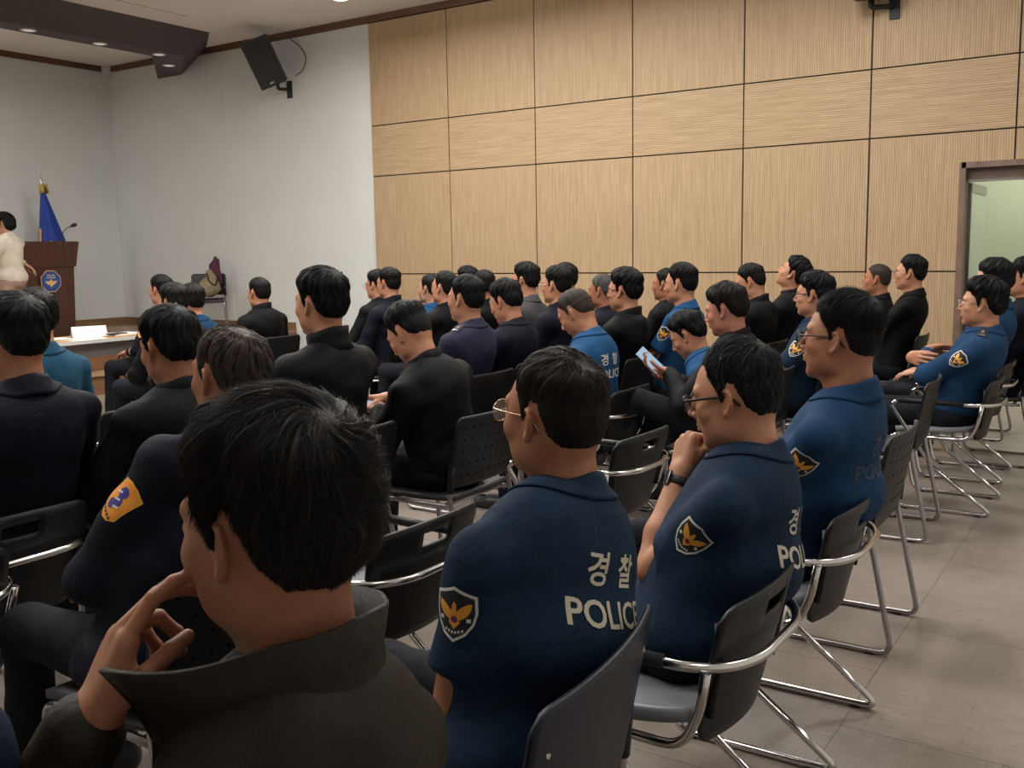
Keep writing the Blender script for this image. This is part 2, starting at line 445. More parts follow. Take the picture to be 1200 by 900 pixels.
WING = [(.003, .004), (.008, .010), (.014, .016), (.022, .021), (.030, .023), (.029, .015), (.026, .006), (.020, -.002), (.013, -.007), (.006, -.010), (.003, -.012)]
def police_patch():
    s = [(x * 1.06, y * 1.06) for x, y in SHIELD]
    sq = lambda cx, cy, r: [(cx - r, cy - r), (cx + r, cy - r), (cx + r, cy + r), (cx - r, cy + r)]
    circ = lambda cx, cy, r, n=10: [(cx + r * math.cos(2 * PI * k / n), cy + r * math.sin(2 * PI * k / n)) for k in range(n)]
    P = [(s, 0, 0), ([(x * .94, y * .94) for x, y in SHIELD], 1, .0006)]
    P += [(WING, 2, .0012), ([(-x, y) for x, y in WING[::-1]], 2, .0012)]
    P += [([(-.006, .004), (-.003, .018), (0, .024), (.004, .020), (.005, .004), (.010, -.014), (0, -.026), (-.010, -.014)], 2, .0013)]
    P += [(circ(0, -.008, .0065), 3, .0019), (circ(0, -.008, .0035), 4, .0023)]
    P += [(sq(-.024, -.008, .0035), 0, .0012), (sq(.024, -.008, .0035), 0, .0012)]
    P += [([(-.016 + k * .0058, -.030 - .0045 * (1 - abs(k - 2.5) / 2.5)), (-.0125 + k * .0058, -.030 - .0045 * (1 - abs(k - 2.5) / 2.5)), (-.0125 + k * .0058, -.0255 - .0045 * (1 - abs(k - 2.5) / 2.5)), (-.016 + k * .0058, -.0255 - .0045 * (1 - abs(k - 2.5) / 2.5))], 0, .0014) for k in range(6)]
    return P
def seam(inf, M, pts, mat='patch_black', w=.0011, side=None):
    P = fillet([(x, 0, z) for x, z in pts], .06, 8); bm = bmesh.new(); vs = []
    for i, p in enumerate(P):
        t = (P[min(i + 1, len(P) - 1)] - P[max(i - 1, 0)]).normalized(); n = Vector((-t.z, 0, t.x)) * w
        vs.append((bm.verts.new((p.x - n.x, p.z - n.z, 0)), bm.verts.new((p.x + n.x, p.z + n.z, 0))))
    for a, b in zip(vs, vs[1:]): bm.faces.new((a[0], b[0], b[1], a[1]))
    _split(bm, .012); project(bm, inf['bvh'], inf['at'](.62, -.1), inf['X'], inf['up'], inf['fwd'], .0008); obj('seam', bm, M[mat], inf['cloth'])
# ------------------------------------------------------------------ a seated person
def ik(S, W, pole, l1, l2):
    S = np.asarray(S, float); W = np.asarray(W, float); v = W - S; L = np.linalg.norm(v); Lm = (l1 + l2) * .995
    if L > Lm: W = S + v * Lm / L; v = W - S; L = Lm
    u = v / L; a = (l1 * l1 - l2 * l2 + L * L) / (2 * L); h = math.sqrt(max(l1 * l1 - a * a, 0))
    p = np.asarray(pole, float); p = p - u * (p @ u); p /= np.linalg.norm(p)
    return S + u * a + p * h, W
POSES = {  # side s=-1 left / +1 right: wrist, elbow pole, finger direction, back-of-hand direction, curl, thumb
    'lap': lambda s: ((s * .12, .27, .645), (s * .7, -.6, -.4), (-s * .25, 1, -.15), (s * .1, .1, 1), (.25, .35, .25), (.55, .2)),
    'clasp': lambda s: ((s * .055, .27, .665), (s * .8, -.5, -.4), (-s * .9, .6, -.1), (s * .3, .5, .8), (.5, .7, .5), (.5, .4)),
    'cross': lambda s: ((-s * .06, .185 + .03 * s, .83 - .012 * s), (s * .8, .35, -.7), (-s * .72, -.70, .0), (0, 1, .15), (.3, .3, .3), (.3, .2)),
    'down': lambda s: ((s * .27, .08, .56), (s * .4, -1, 0), (0, .5, -1), (s * 1, 0, .2), (.3, .4, .3), (.4, .2)),
    'read': lambda s: ((s * .085, .33, .76), (s * .7, -.4, -.8), (-s * .25, .9, .35), (s * .5, -.1, -.8), (.5, .7, .5), (.5, .3)),
}
def person(sp, M):
    """sp: dict describing one seated person; M: materials. Everything is modelled in the person's own frame."""
    res = sp.get('res', .006); cres = sp.get('cres', res * 1.6); yaw = sp.get('yaw', 0); seed = sp.get('seed', 1)
    px, py = sp['pelvis']; Rw = rotm(0, 0, yaw)
    z0 = sp.get('z0', 0); toL = lambda w: (np.asarray(w, float) - np.array((px, py, z0))) @ Rw
    Hc = toL(sp['head']); Rh = rotm(0, 0, sp.get('hyaw', 0) - yaw) @ rotm(sp.get('pitch', 0), sp.get('roll', 0), 0)
    Rf = rotm(0, 0, (sp.get('hyaw', 0) - yaw) * .4) @ rotm(sp.get('pitch', 0) * .55, 0, 0)
    hs = sp.get('hs', 1.0); face = sp.get('face'); bw = sp.get('bw', 1.07)
    P0 = np.array((0, 0, sp.get('pz', .53)))
    Nb = Hc + Rf @ np.array((0, -.038, -.165)) * hs + np.array((0, -.006, 0))
    NbS = Nb + np.array(sp.get('shift', (0, 0, 0)))
    spine = NbS - P0; up = spine / np.linalg.norm(spine); X = np.array((1., 0, 0)); st = sp.get('tilt', 0)
    fwd = np.cross(up, X); fwd /= np.linalg.norm(fwd); X = np.cross(fwd, up)
    Rt = np.stack((X, fwd, up), 1)
    at = lambda t, f=0, x=0: P0 + spine * t + fwd * f + X * x
    drop = sp.get('drop', .074)
    Sh = {s: NbS - up * drop + X * s * .172 * bw + fwd * sp.get('shf', .005) + np.array((0, 0, s * st)) for s in (-1, 1)}
    arms = {}
    for s, nm in ((-1, 'L'), (1, 'R')):
        po = sp.get(nm, 'lap'); po = POSES[po](s) if isinstance(po, str) else po
        E, W = ik(Sh[s], po[0], po[1], .285, .255); arms[s] = (E, W, frame(po[2], po[3]), po)
    hands = sp.get('hands', (-1, 1))
    hp = {s: hand_prims(-s, curl=arms[s][3][4], thumb=arms[s][3][5], per=arms[s][3][6] if len(arms[s][3]) > 6 else None) for s in hands}
    thick = sp.get('neck', .056)
    def skin(P):
        d = near(P, Hc, .21 * hs, lambda q: head_prims(((q - Hc) @ Rh) / hs, True, face) * hs)
        nt_ = Hc + Rh @ np.array((0, -.030, -.040)) * hs
        d = smin(d, rc(P, nt_, Nb, thick * .98, thick * 1.06), .022)
        d = smin(d, rc(P, Hc + Rh @ np.array((0, .018, -.085)) * hs, Nb + np.array((0, .02, -.01)), .030, .048), .03)
        d = smin(d, rc(P, Nb - up * .05, P0, .062, .08), .03)
        for s in (-1, 1):
            E, W, Rw_, po = arms[s]; S = Sh[s]
            d = smin(d, smin(rc(P, NbS - up * .05, S, .036, .036), rc(P, S, E, .040, .037), .02), .03)
            if s in hands:
                Wm = E + (W - E) * .35
                a = smin(rc(P, E, Wm, .038, .040), rc(P, Wm, W, .040, .0255), .02)
                a = smin(a, near(P, W, .24, lambda q: hand_sdf(q, W, Rw_, hp[s])), .018); d = smin(d, a, .008)
        return d
    pts = [Hc, Nb, P0] + [a for s in (-1, 1) for a in (Sh[s], arms[s][0], arms[s][1])]
    pts = np.array(pts); lo = pts.min(0) - .21; hi = pts.max(0) + .21; lo[2] = max(lo[2], P0[2] - .12)
    v, f = snets(skin, lo, hi, res)
    body = obj('person', pydata('person_body', v, f), M[sp.get('skin', 'skin')], loc=(px, py, z0), rz=yaw, label=sp['label'], cat='person', group=sp.get('group', 'seated audience'))
    # ---- shirt or jacket
    kind = sp.get('wear', 'polo'); loose = {'polo': .004, 'shirt': .008, 'jacket': .016}[kind]
    fat = sp.get('fat', 0); long_ = kind != 'polo'; amp = sp.get('amp', {'polo': .0048, 'shirt': .006, 'jacket': .0075}[kind]); sd = seed * 7 + 3
    hem = sp.get('hem', P0[2] - .10)
    def shirt(P):
        L = loose
        d = ell(P, at(.66, .012), ((.158 + L) * bw, .120 + L + fat * .3, .205), Rt)
        d = smin(d, ell(P, at(.80, -.030), ((.140 + L) * bw, .085 + L, .12), Rt), .05)
        d = smin(d, ell(P, at(.34, .02), ((.150 + L + fat) * bw, .120 + L + fat, .19), Rt), .06)
        d = smin(d, ell(P, P0 + (0, .005, .02), ((.168 + L + fat * .6) * sp.get('hip', 1), (.135 + L) * (1 + .5 * (sp.get('hip', 1) - 1)), .13)), .05)
        for s in (-1, 1):
            E, W, Rw_, po = arms[s]; S = Sh[s]
            d = smin(d, rc(P, NbS - up * .022 + X * s * .03 - fwd * .008, S + up * .004, .048 + L * .5, .046 + L * .6), .06)
            if long_:
                a = smin(rc(P, S, E, .053 + L, .046 + L), rc(P, E, E + (W - E) * .9, .046 + L, .032 + L * .7), .02)
            else:
                u = (E - S) / np.linalg.norm(E - S); q = S + u * .20
                a = smax(rc(P, S, q + u * .05, .054, .058), (P - q) @ u, .006)
            d = smin(d, a, .028)
        if sp.get('slump'): d = smin(d, ell(P, at(.46, -.035), (.155 * bw, .115 + sp['slump'], .125), Rt), .05)
        if sp.get('hood'):
            d = smin(d, rc(P, NbS + X * .06 - fwd * .055 - up * .02, NbS - X * .06 - fwd * .055 - up * .02, .035, .035), .02)
            d = smin(d, rc(P, NbS - fwd * .07 - up * .02, NbS - fwd * .085 - up * .11, .05, .02), .03)
        # folds: long creases pulled across the cloth, finer where arms bend
        q = (P - P0) @ Rt; cre = np.sin(q[:, 2] * 34 + 9 * q[:, 0] * np.sign(q[:, 0]) + 2.2 * wob(P, 9, sd)); cre = np.sign(cre) * np.abs(cre) ** 1.6
        d = d + amp * (.55 * cre * (.35 + .65 * smooth01((np.abs(q[:, 0]) - .09) / .08)) + .55 * wob(P, 22, sd + 1) + .35 * wob(P, 48, sd + 2))
        d = smax(d, hem - P[:, 2], .01)
        return d
    lo2, hi2 = lo - .02, hi + .04; hi2[2] = Nb[2] + .12; lo2[2] = hem - .03
    v, f = snets(shirt, lo2, hi2, cres)
    cloth = obj({'polo': 'polo_shirt', 'shirt': 'shirt', 'jacket': 'jacket'}[kind], pydata('cloth', v, f), M[sp.get('cloth', 'navy')], body)
    bvh = BVHTree.FromPolygons([tuple(a) for a in v], [tuple(int(i) for i in a) for a in f])
    # ---- collar
    cl = sp.get('collar', 'fold' if kind != 'jacket' else 'stand')
    if cl:
        Nup = (Hc + Rh @ np.array((0, -.030, -.040))) - Nb; Nup /= np.linalg.norm(Nup); Nup = Nup * .7 + up * .3; Nup /= np.linalg.norm(Nup)
        cf = np.cross(Nup, (1, 0, 0)); cf = cf / np.linalg.norm(cf); cx = np.cross(cf, Nup); nu = 41 if res < .005 else 21
        prof, open_ = {'fold': ([(.010, -.040), (.005, -.010), (.004, .016), (.005, .032), (.009, .036), (.014, .026), (.021, .006), (.029, -.012), (.034, -.024)], 152),
                       'stand': ([(.036, -.045), (.022, -.015), (.018, .014), (.020, .044)], 150),
                       'big': ([(.045, -.055), (.026, -.020), (.022, .020), (.030, .065)], 150)}[cl]
        if 'cprof' in sp: prof = sp['cprof']
        open_ = sp.get('copen', open_)
        G = []
        for i in range(nu):
            u = math.radians(-open_ + 2 * open_ * i / (nu - 1)); row = []
            for j, (r, z) in enumerate(prof):
                fr = (1 - math.cos(u)) / 2                                   # 0 at the back, 1 at the front
                rr = thick * 1.02 + r * (1 + .25 * fr) + sp.get('cw', 0) + sp.get('flare', 0) * (max(0, abs(u) - .9) / 1.3) ** 2 * (.4 + .6 * j / (len(prof) - 1))
                zz = z + .022 + .010 * (1 - fr) - .034 * fr + (-.018 * fr ** 4 if cl == 'fold' and j > 5 else 0) + sp.get('cz', 0)
                zz += .0015 * math.sin(u * 5 + seed)
                row.append(Nb + (cx * math.sin(u) * 1.02 - cf * math.cos(u) * (1 - .02)) * rr + Nup * zz + cf * .006)
            G.append(row)
        G = np.array(G); k0 = 5 if cl == 'fold' else 2
        sub = G[:, k0:] if cl == 'fold' else G[:, k0:k0]
        if sub.size:
            fl = sub.reshape(-1, 3); rad = fl - Nb; rad -= Nup * (rad @ Nup)[:, None]; rad /= np.linalg.norm(rad, axis=1, keepdims=True); nn_ = rad * .35 + Nup * .94
            for _ in range(6): fl = fl + nn_ * np.maximum(0, .0030 - shirt(fl))[:, None]
            G[:, k0:] = fl.reshape(sub.shape)
        bm = bmesh.new(); grid_shell(bm, G, .0028 if cl == 'fold' else .006)
        bmesh.ops.recalc_face_normals(bm, faces=bm.faces[:])
        c_ = obj('collar', bm, M[sp.get('ccloth', sp.get('cloth', 'navy'))], cloth, smooth=True)
        if sp.get('label_collar'): c_['label'] = sp['label_collar']
    # ---- trousers
    kn = sp.get('knees', {-1: ((-.12, .46, .505), (-.13, .50, .10)), 1: ((.12, .46, .505), (.13, .50, .10))})
    if sp.get('legs', True):
        fl = lambda P: sum(0 for _ in ())
        def trous(P):
            d = smax(ell(P, P0 + (0, .0, -.015), (.170 * sp.get('hip', 1), .135, .115)), P[:, 2] - P0[2] - .06, .02)
            for s in (-1, 1):
                K, A = kn[s]; K = np.array(K); A = np.array(A)
                d = smin(d, rc(P, P0 + (s * .085, .02, -.02), K, .088, .066), .03)
                d = smin(d, rc(P, K, A, .064, .052), .02)
            d = np.maximum(d, .06 - P[:, 2])
            return d + .004 * wob(P, 26, sd + 4) + .002 * wob(P, 60, sd + 5)
        kp = np.array([P0] + [np.array(k) for s in (-1, 1) for k in kn[s]]); l3 = kp.min(0) - .19; h3 = kp.max(0) + .19; l3[2] = 0.0
        v, f = snets(trous, l3, h3, max(cres, .010))
        obj('trousers', pydata('trousers', v, f), M[sp.get('pants', 'pants')], body)
        for s in (-1, 1):
            K, A = (np.array(k) for k in kn[s]); o = bpy.data.objects.new('shoe', shoe_mesh(M[sp.get('shoe', 'shoe')])); C.objects.link(o); o.parent = body
            o.location = Vector(A) + Vector((0, .0, -.10)); o.rotation_euler = sp.get('shoe_rot', {}).get(s, (0, 0, -s * .12))
    # ---- hair, brows, eyes, glasses: modelled in the head frame, placed by a matrix
    HM = Matrix.Translation(Hc) @ Matrix([[*Rh[i] * hs, 0] for i in range(3)] + [[0, 0, 0, 1]]).to_4x4()
    toH = lambda P: Hc + (np.asarray(P) * hs) @ Rh.T
    st_ = sp.get('hair', {}); P, Q, nc = make_hair(st_, face, sp.get('hres', 48), sp.get('strands', 0), seed, sp.get('hw', .0006))
    me = pydata('hair', toH(P), Q); hm = sp.get('hmat', 'black')
    h_ = obj('hair', me, [M['hair_' + hm], M['strand_' + hm]], body)
    mi = np.zeros(len(Q), dtype=np.int32); mi[nc:] = 1; me.polygons.foreach_set('material_index', mi)
    if sp.get('eyes', True):
        sk = skull_table(face)
        for s in (-1, 1):
            bm = bmesh.new(); xs = np.linspace(.016, .054, 7); pp = []
            for k, x in enumerate(xs):
                dr = np.array((s * x, .085, .022 + .006 * math.sin(k / 6 * PI))) - HC0; dr /= np.linalg.norm(dr); pp.append(toH(HC0 + dr * (tbl(sk, dr[None])[0] + .0005)))
            tube(bm, pp, [.0012, .0026, .0032, .0032, .0028, .002, .001], 6); obj('eyebrow', bm, M['hair_' + hm], body)
            bm = bmesh.new(); bmesh.ops.create_uvsphere(bm, u_segments=16, v_segments=12, radius=.0124 * hs)
            for f_ in bm.faces: f_.smooth = True; f_.material_index = 1 if f_.calc_center_median().normalized().dot(Vector(Rh @ np.array((0, 1, -.06)))) > .90 else 0
            bmesh.ops.translate(bm, vec=Vector(toH(np.array((s * .032, .0775, .004)))), verts=bm.verts); obj('eye', bm, [M['eye_white'], M['eye_dark']], body)
    if sp.get('glasses'):
        glasses(sp['glasses'], toH, body, M, hs, res)
    inf = dict(body=body, cloth=cloth, bvh=bvh, at=at, X=X, up=up, fwd=fwd, Sh=Sh, arms=arms, Nb=Nb, Rt=Rt, Hc=Hc, Rh=Rh, toH=toH, P0=P0)
    if sp.get('patch'):
        side_patch(inf, M, **(sp['patch'] if isinstance(sp['patch'], dict) else {}))
    if sp.get('letters'):
        back_letters(inf, M, **(sp['letters'] if isinstance(sp['letters'], dict) else {}))
    if sp.get('boards'):
        for s in (-1, 1):
            bm = shape_mesh([([(-.022, -.045), (.022, -.045), (.022, .03), (0, .045), (-.022, .03)], 0, .0035), ([(-.016, -.038), (.016, -.038), (.016, -.026), (-.016, -.026)], 1, .0045), ([(-.007, -.012), (.007, -.012), (.007, .012), (-.007, .012)], 1, .0045)], .01)
            project(bm, bvh, at(1, 0) + X * s * .12 - up * .03, -fwd, X * s * -1, (0, 0, -1))
            obj('shoulder_board', bm, [M['patch_black'], M['silver']], cloth)
    return inf
_shoe = {}
def shoe_mesh(mat):
    if mat.name not in _shoe:
        def f(P):
            d = rc(P, (0, -.03, .045), (0, .10, .035), .040, .036); d = smin(d, rc(P, (0, .10, .032), (0, .19, .026), .040, .030), .03)
            d = smin(d, rc(P, (0, -.025, .05), (0, -.02, .12), .042, .045), .03); return smax(d, .004 - P[:, 2], .004)
        v, q = snets(f, (-.08, -.10, -.02), (.08, .25, .20), .010); me = pydata('shoe', v, q); me.materials.append(mat); _shoe[mat.name] = me
    return _shoe[mat.name]
def side_patch(inf, M, polys=None, s=-1, down=.085, scale=1.0, rot=0, az=0, mats=None, name='shoulder_patch', label=None, fwdo=0.0):
    S = inf['Sh'][s]; E = inf['arms'][s][0]; u = (E - S) / np.linalg.norm(E - S)
    out = inf['X'] * s; out = out - u * (out @ u); out /= np.linalg.norm(out)
    t = np.cross(-u, out); out = out * math.cos(az) + t * math.sin(az)
    ux = np.cross(-u, out); ux /= np.linalg.norm(ux); uy = -u
    if rot: ux, uy = ux * math.cos(rot) + uy * math.sin(rot), -ux * math.sin(rot) + uy * math.cos(rot)
    P = [([(x * scale, y * scale) for x, y in p], m, l) for p, m, l in (polys or police_patch())]
    bm = shape_mesh(P, .008); project(bm, inf['bvh'], S + u * down, ux, uy, -out, .0018)
    return obj(name, bm, mats or [M['patch_white'], M['patch_black'], M['patch_gold'], M['patch_red'], M['patch_blue']], inf['cloth'], smooth=True, **({'label': label} if label else {}))
def back_letters(inf, M, t=.62, size=.062, dx=0, mat='print', w=.13, hs=.052):
    at, X, up, fwd = inf['at'], inf['X'], inf['up'], inf['fwd']
    for txt, sz, ox, oz, sp_ in (('경', hs * 1.25, -.045, .062, 1), ('찰', hs * 1.25, .045, .062, 1), ('POLICE', size, 0, -.012, 1.28)):
        bm = text_polys(txt, sz)
        xs = [v.co.x for v in bm.verts]; k = sp_
        if txt == 'POLICE': k = .225 / (max(xs) - min(xs))
        for v in bm.verts: v.co.x *= k; v.co.z = 0
        _split(bm, .009)
        project(bm, inf['bvh'], at(t, -.1, ox + dx) + up * oz, X, up, fwd, .0015)
        obj('printed_lettering', bm, M[mat], inf['cloth'], label='white lettering printed across the back')
def glasses(g, toH, body, M, hs, res):
    """g: dict mat, kind round/rect"""
    col = g.get('mat', 'blackplastic'); r = g.get('r', .0014); w, h = g.get('w', .0245), g.get('h', .019); pw = g.get('pow', 2.6); yo = g.get('y', .109); zo = g.get('z', .002)
    bm = bmesh.new(); n = 24 if res < .005 else 14; tn = 6 if res < .005 else 4
    for s in (-1, 1):
        pp = []
        for k in range(n):
            a = 2 * PI * k / n; ca, sa = math.cos(a), math.sin(a); x = .0325 + w * math.copysign(abs(ca) ** (2 / pw), ca); z = zo + h * math.copysign(abs(sa) ** (2 / pw), sa)
            pp.append(toH(np.array((s * x, yo - .12 * max(x - .02, 0) ** 1 * (x / .06), z))))
        tube(bm, pp, r, tn, closed=True)
        hx = .0325 + w; tp = [(s * hx, yo - .006, zo + h * .45), (s * (hx + .012), yo - .016, zo + h * .5), (s * .0735, .06, .012), (s * .0775, .0, .012), (s * .077, -.022, .004), (s * .073, -.036, -.014)]
        tube(bm, [toH(np.array(p)) for p in fillet(tp, .006, 3)], g.get('tr', r * 1.15), tn)
    tube(bm, [toH(np.array(p)) for p in fillet([(-.0325 + w - .001, yo - .002, zo + .006), (0, yo + .004, zo + .010), (.0325 - w + .001, yo - .002, zo + .006)], .008, 4)], r, tn)
    o = obj('glasses', bm, M[col], body)
    if res < .004:
        for s in (-1, 1):
            bm = bmesh.new(); pp = []
            for k in range(n):
                a = 2 * PI * k / n; ca, sa = math.cos(a), math.sin(a); x = .0325 + w * .97 * math.copysign(abs(ca) ** (2 / pw), ca); z = zo + h * .97 * math.copysign(abs(sa) ** (2 / pw), sa)
                pp.append(bm.verts.new(toH(np.array((s * x, yo - .12 * max(x - .02, 0) * (x / .06), z)))))
            bm.faces.new(pp); obj('lens', bm, M['lens'], o)
# ------------------------------------------------------------------ material library
M = {}
def hair_mat(key, cap, base, grey=None, ratio=0):
    M['hair_' + key] = simple('hair_' + key, cap, .55, bump=(420, .5, .002), spec=.15)
    m, t, b = nt('strand_' + key); setp(b, rough=.40, spec=.22); N, L = t.nodes, t.links
    g = N.new('ShaderNodeNewGeometry'); r = N.new('ShaderNodeValToRGB'); r.color_ramp.interpolation = 'CONSTANT'
    e = r.color_ramp.elements; e[0].color = (*[c * .7 for c in base], 1); e[1].position = .45; e[1].color = (*base, 1)
    if ratio:
        q = e.new(1 - ratio); q.color = (*grey, 1)
    L.new(g.outputs['Random Per Island'], r.inputs[0]); L.new(r.outputs[0], b.inputs['Base Color']); M['strand_' + key] = m
hair_mat('black', (.0045, .004, .004), (.007, .0062, .006))
hair_mat('brown', (.0075, .005, .004), (.014, .0095, .0075))
hair_mat('salt', (.007, .0065, .0065), (.009, .0085, .008), (.13, .12, .115), .10)
hair_mat('grey', (.045, .042, .04), (.04, .038, .036), (.28, .27, .26), .4)
hair_mat('thin', (.034, .021, .015), (.010, .009, .0085), (.13, .12, .115), .12)
M['hole'] = simple('hole', (.0015, .0015, .0015), .9, spec=.0)
hair_mat('crop', (.030, .022, .017), (.040, .030, .023))
def skin_mat(key, col):
    m, t, b = nt(key); N, L = t.nodes, t.links
    setp(b, rough=.52, sss=.08, spec=.35); b.inputs['Subsurface Radius'].default_value = (.012, .004, .002)
    tc = N.new('ShaderNodeTexCoord'); no = N.new('ShaderNodeTexNoise'); no.inputs['Scale'].default_value = 14; no.inputs['Detail'].default_value = 6
    L.new(tc.outputs['Object'], no.inputs[0]); r = N.new('ShaderNodeValToRGB')
    r.color_ramp.elements[0].position = .35; r.color_ramp.elements[0].color = (col[0] * .86, col[1] * .74, col[2] * .70, 1)
    r.color_ramp.elements[1].position = .65; r.color_ramp.elements[1].color = (*col, 1)
    L.new(no.outputs[0], r.inputs[0]); L.new(r.outputs[0], b.inputs['Base Color'])
    n2 = N.new('ShaderNodeTexNoise'); n2.inputs['Scale'].default_value = 380; n2.inputs['Detail'].default_value = 3; L.new(tc.outputs['Object'], n2.inputs[0])
    bp = N.new('ShaderNodeBump'); bp.inputs['Strength'].default_value = .18; bp.inputs['Distance'].default_value = .001; L.new(n2.outputs[0], bp.inputs['Height']); L.new(bp.outputs[0], b.inputs['Normal'])
    M[key] = m
skin_mat('skin', (.46, .225, .135)); skin_mat('skin_tan', (.34, .150, .082)); skin_mat('skin_fair', (.50, .28, .18)); skin_mat('skin_red', (.42, .19, .13))
def cloth_mat(key, col, rough=.85, sheen=.0, sc=900, st=.25, vary=.14, spec=.18):
    m, t, b = nt('cloth_' + key); N, L = t.nodes, t.links; setp(b, rough=rough, spec=spec, sheen=sheen)
    b.inputs['Sheen Roughness'].default_value = .5
    tc = N.new('ShaderNodeTexCoord'); no = N.new('ShaderNodeTexNoise'); no.inputs['Scale'].default_value = 9; no.inputs['Detail'].default_value = 8; L.new(tc.outputs['Object'], no.inputs[0])
    mr = N.new('ShaderNodeMapRange'); mr.inputs[1].default_value = .3; mr.inputs[2].default_value = .7; mr.inputs[3].default_value = 1 - vary; mr.inputs[4].default_value = 1 + vary; L.new(no.outputs[0], mr.inputs[0])
    mx = N.new('ShaderNodeMix'); mx.data_type = 'RGBA'; mx.blend_type = 'MULTIPLY'; mx.inputs['Factor'].default_value = 1; mx.inputs['A'].default_value = (*col, 1); L.new(mr.outputs[0], mx.inputs['B']); L.new(mx.outputs['Result'], b.inputs['Base Color'])
    n2 = N.new('ShaderNodeTexNoise'); n2.inputs['Scale'].default_value = 26; n2.inputs['Detail'].default_value = 3; n2.inputs['Distortion'].default_value = 1.2; L.new(tc.outputs['Object'], n2.inputs[0])
    n3 = N.new('ShaderNodeTexNoise'); n3.inputs['Scale'].default_value = sc; L.new(tc.outputs['Object'], n3.inputs[0])
    b1 = N.new('ShaderNodeBump'); b1.inputs['Strength'].default_value = .5; b1.inputs['Distance'].default_value = .006; L.new(n2.outputs[0], b1.inputs['Height'])
    b2 = N.new('ShaderNodeBump'); b2.inputs['Strength'].default_value = st; b2.inputs['Distance'].default_value = .001; L.new(n3.outputs[0], b2.inputs['Height']); L.new(b1.outputs[0], b2.inputs['Normal']); L.new(b2.outputs[0], b.inputs['Normal'])
    M[key] = m
cloth_mat('navy', (.0065, .020, .044)); cloth_mat('navy_mid', (.009, .038, .095)); cloth_mat('blue', (.012, .064, .160)); cloth_mat('teal', (.012, .062, .110))
cloth_mat('jblack', (.0036, .0036, .0044), .65, spec=.12); cloth_mat('jnavy', (.005, .0055, .012), .7, spec=.12); cloth_mat('jpurple', (.017, .015, .036), .75); cloth_mat('jgrey', (.055, .054, .058), .8)
cloth_mat('olive', (.018, .0128, .0070), .6, spec=.18); cloth_mat('jblue', (.006, .012, .034), .7); cloth_mat('cream', (.60, .54, .45), .8); cloth_mat('pants', (.006, .0065, .011), .8); cloth_mat('pants_blue', (.030, .028, .055), .8)
cloth_mat('flagblue', (.020, .050, .28), .55); cloth_mat('bag_cloth', (.24, .19, .12), .9); cloth_mat('plum', (.075, .020, .040), .7); cloth_mat('beige_trousers', (.35, .24, .19), .8)
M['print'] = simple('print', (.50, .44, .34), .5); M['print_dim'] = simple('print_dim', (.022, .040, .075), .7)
M['patch_white'] = simple('patch_white', (.62, .60, .56), .6); M['patch_black'] = simple('patch_black', (.010, .010, .014), .7); M['patch_gold'] = simple('patch_gold', (.75, .34, .035), .5)
M['patch_red'] = simple('patch_red', (.32, .02, .02), .6); M['patch_blue'] = simple('patch_blue', (.03, .03, .22), .6); M['patch_orange'] = simple('patch_orange', (.72, .26, .02), .6)
M['silver'] = simple('silver', (.55, .55, .55), .3, .8); M['shoe'] = simple('shoe', (.012, .012, .012), .4); M['sock'] = simple('sock', (.55, .55, .52), .9)
M['eye_white'] = simple('eye_white', (.55, .50, .47), .25); M['eye_dark'] = simple('eye_dark', (.015, .010, .008), .15)
M['blackplastic'] = simple('blackplastic', (.005, .005, .005), .35, spec=.3); M['gold_metal'] = simple('gold_metal', (.55, .42, .30), .25, 1.0); M['wire_metal'] = simple('wire_metal', (.45, .43, .42), .25, 1.0)
m, t, b = nt('lens'); setp(b, col=(1, 1, 1), rough=.02, alpha=.18, spec=.8); M['lens'] = m
m, t, b = nt('chrome'); setp(b, col=(.62, .60, .58), rough=.16, metal=1.0); M['chrome'] = m
m, t, b = nt('steel_dull'); setp(b, col=(.38, .36, .36), rough=.3, metal=1.0); M['steel_dull'] = m
M['plastic_black'] = simple('plastic_black', (.008, .008, .009), .42, spec=.28, bump=(700, .15, .0006)); M['plastic_blue'] = simple('plastic_blue', (.010, .013, .022), .4, spec=.3, bump=(700, .15, .0006))
M['plastic_grey'] = simple('plastic_grey', (.20, .205, .22), .45, bump=(600, .1, .0005)); M['rubber'] = simple('rubber', (.012, .012, .012), .7)
M['seat_black'] = simple('seat_black', (.020, .020, .023), .55); M['watch_glass'] = simple('watch_glass', (.03, .03, .035), .08)
M['phone_light'] = emit('phone_light', (.45, .60, .75), .9)
M['phone_back'] = simple('phone_back', (.25, .38, .52), .4)
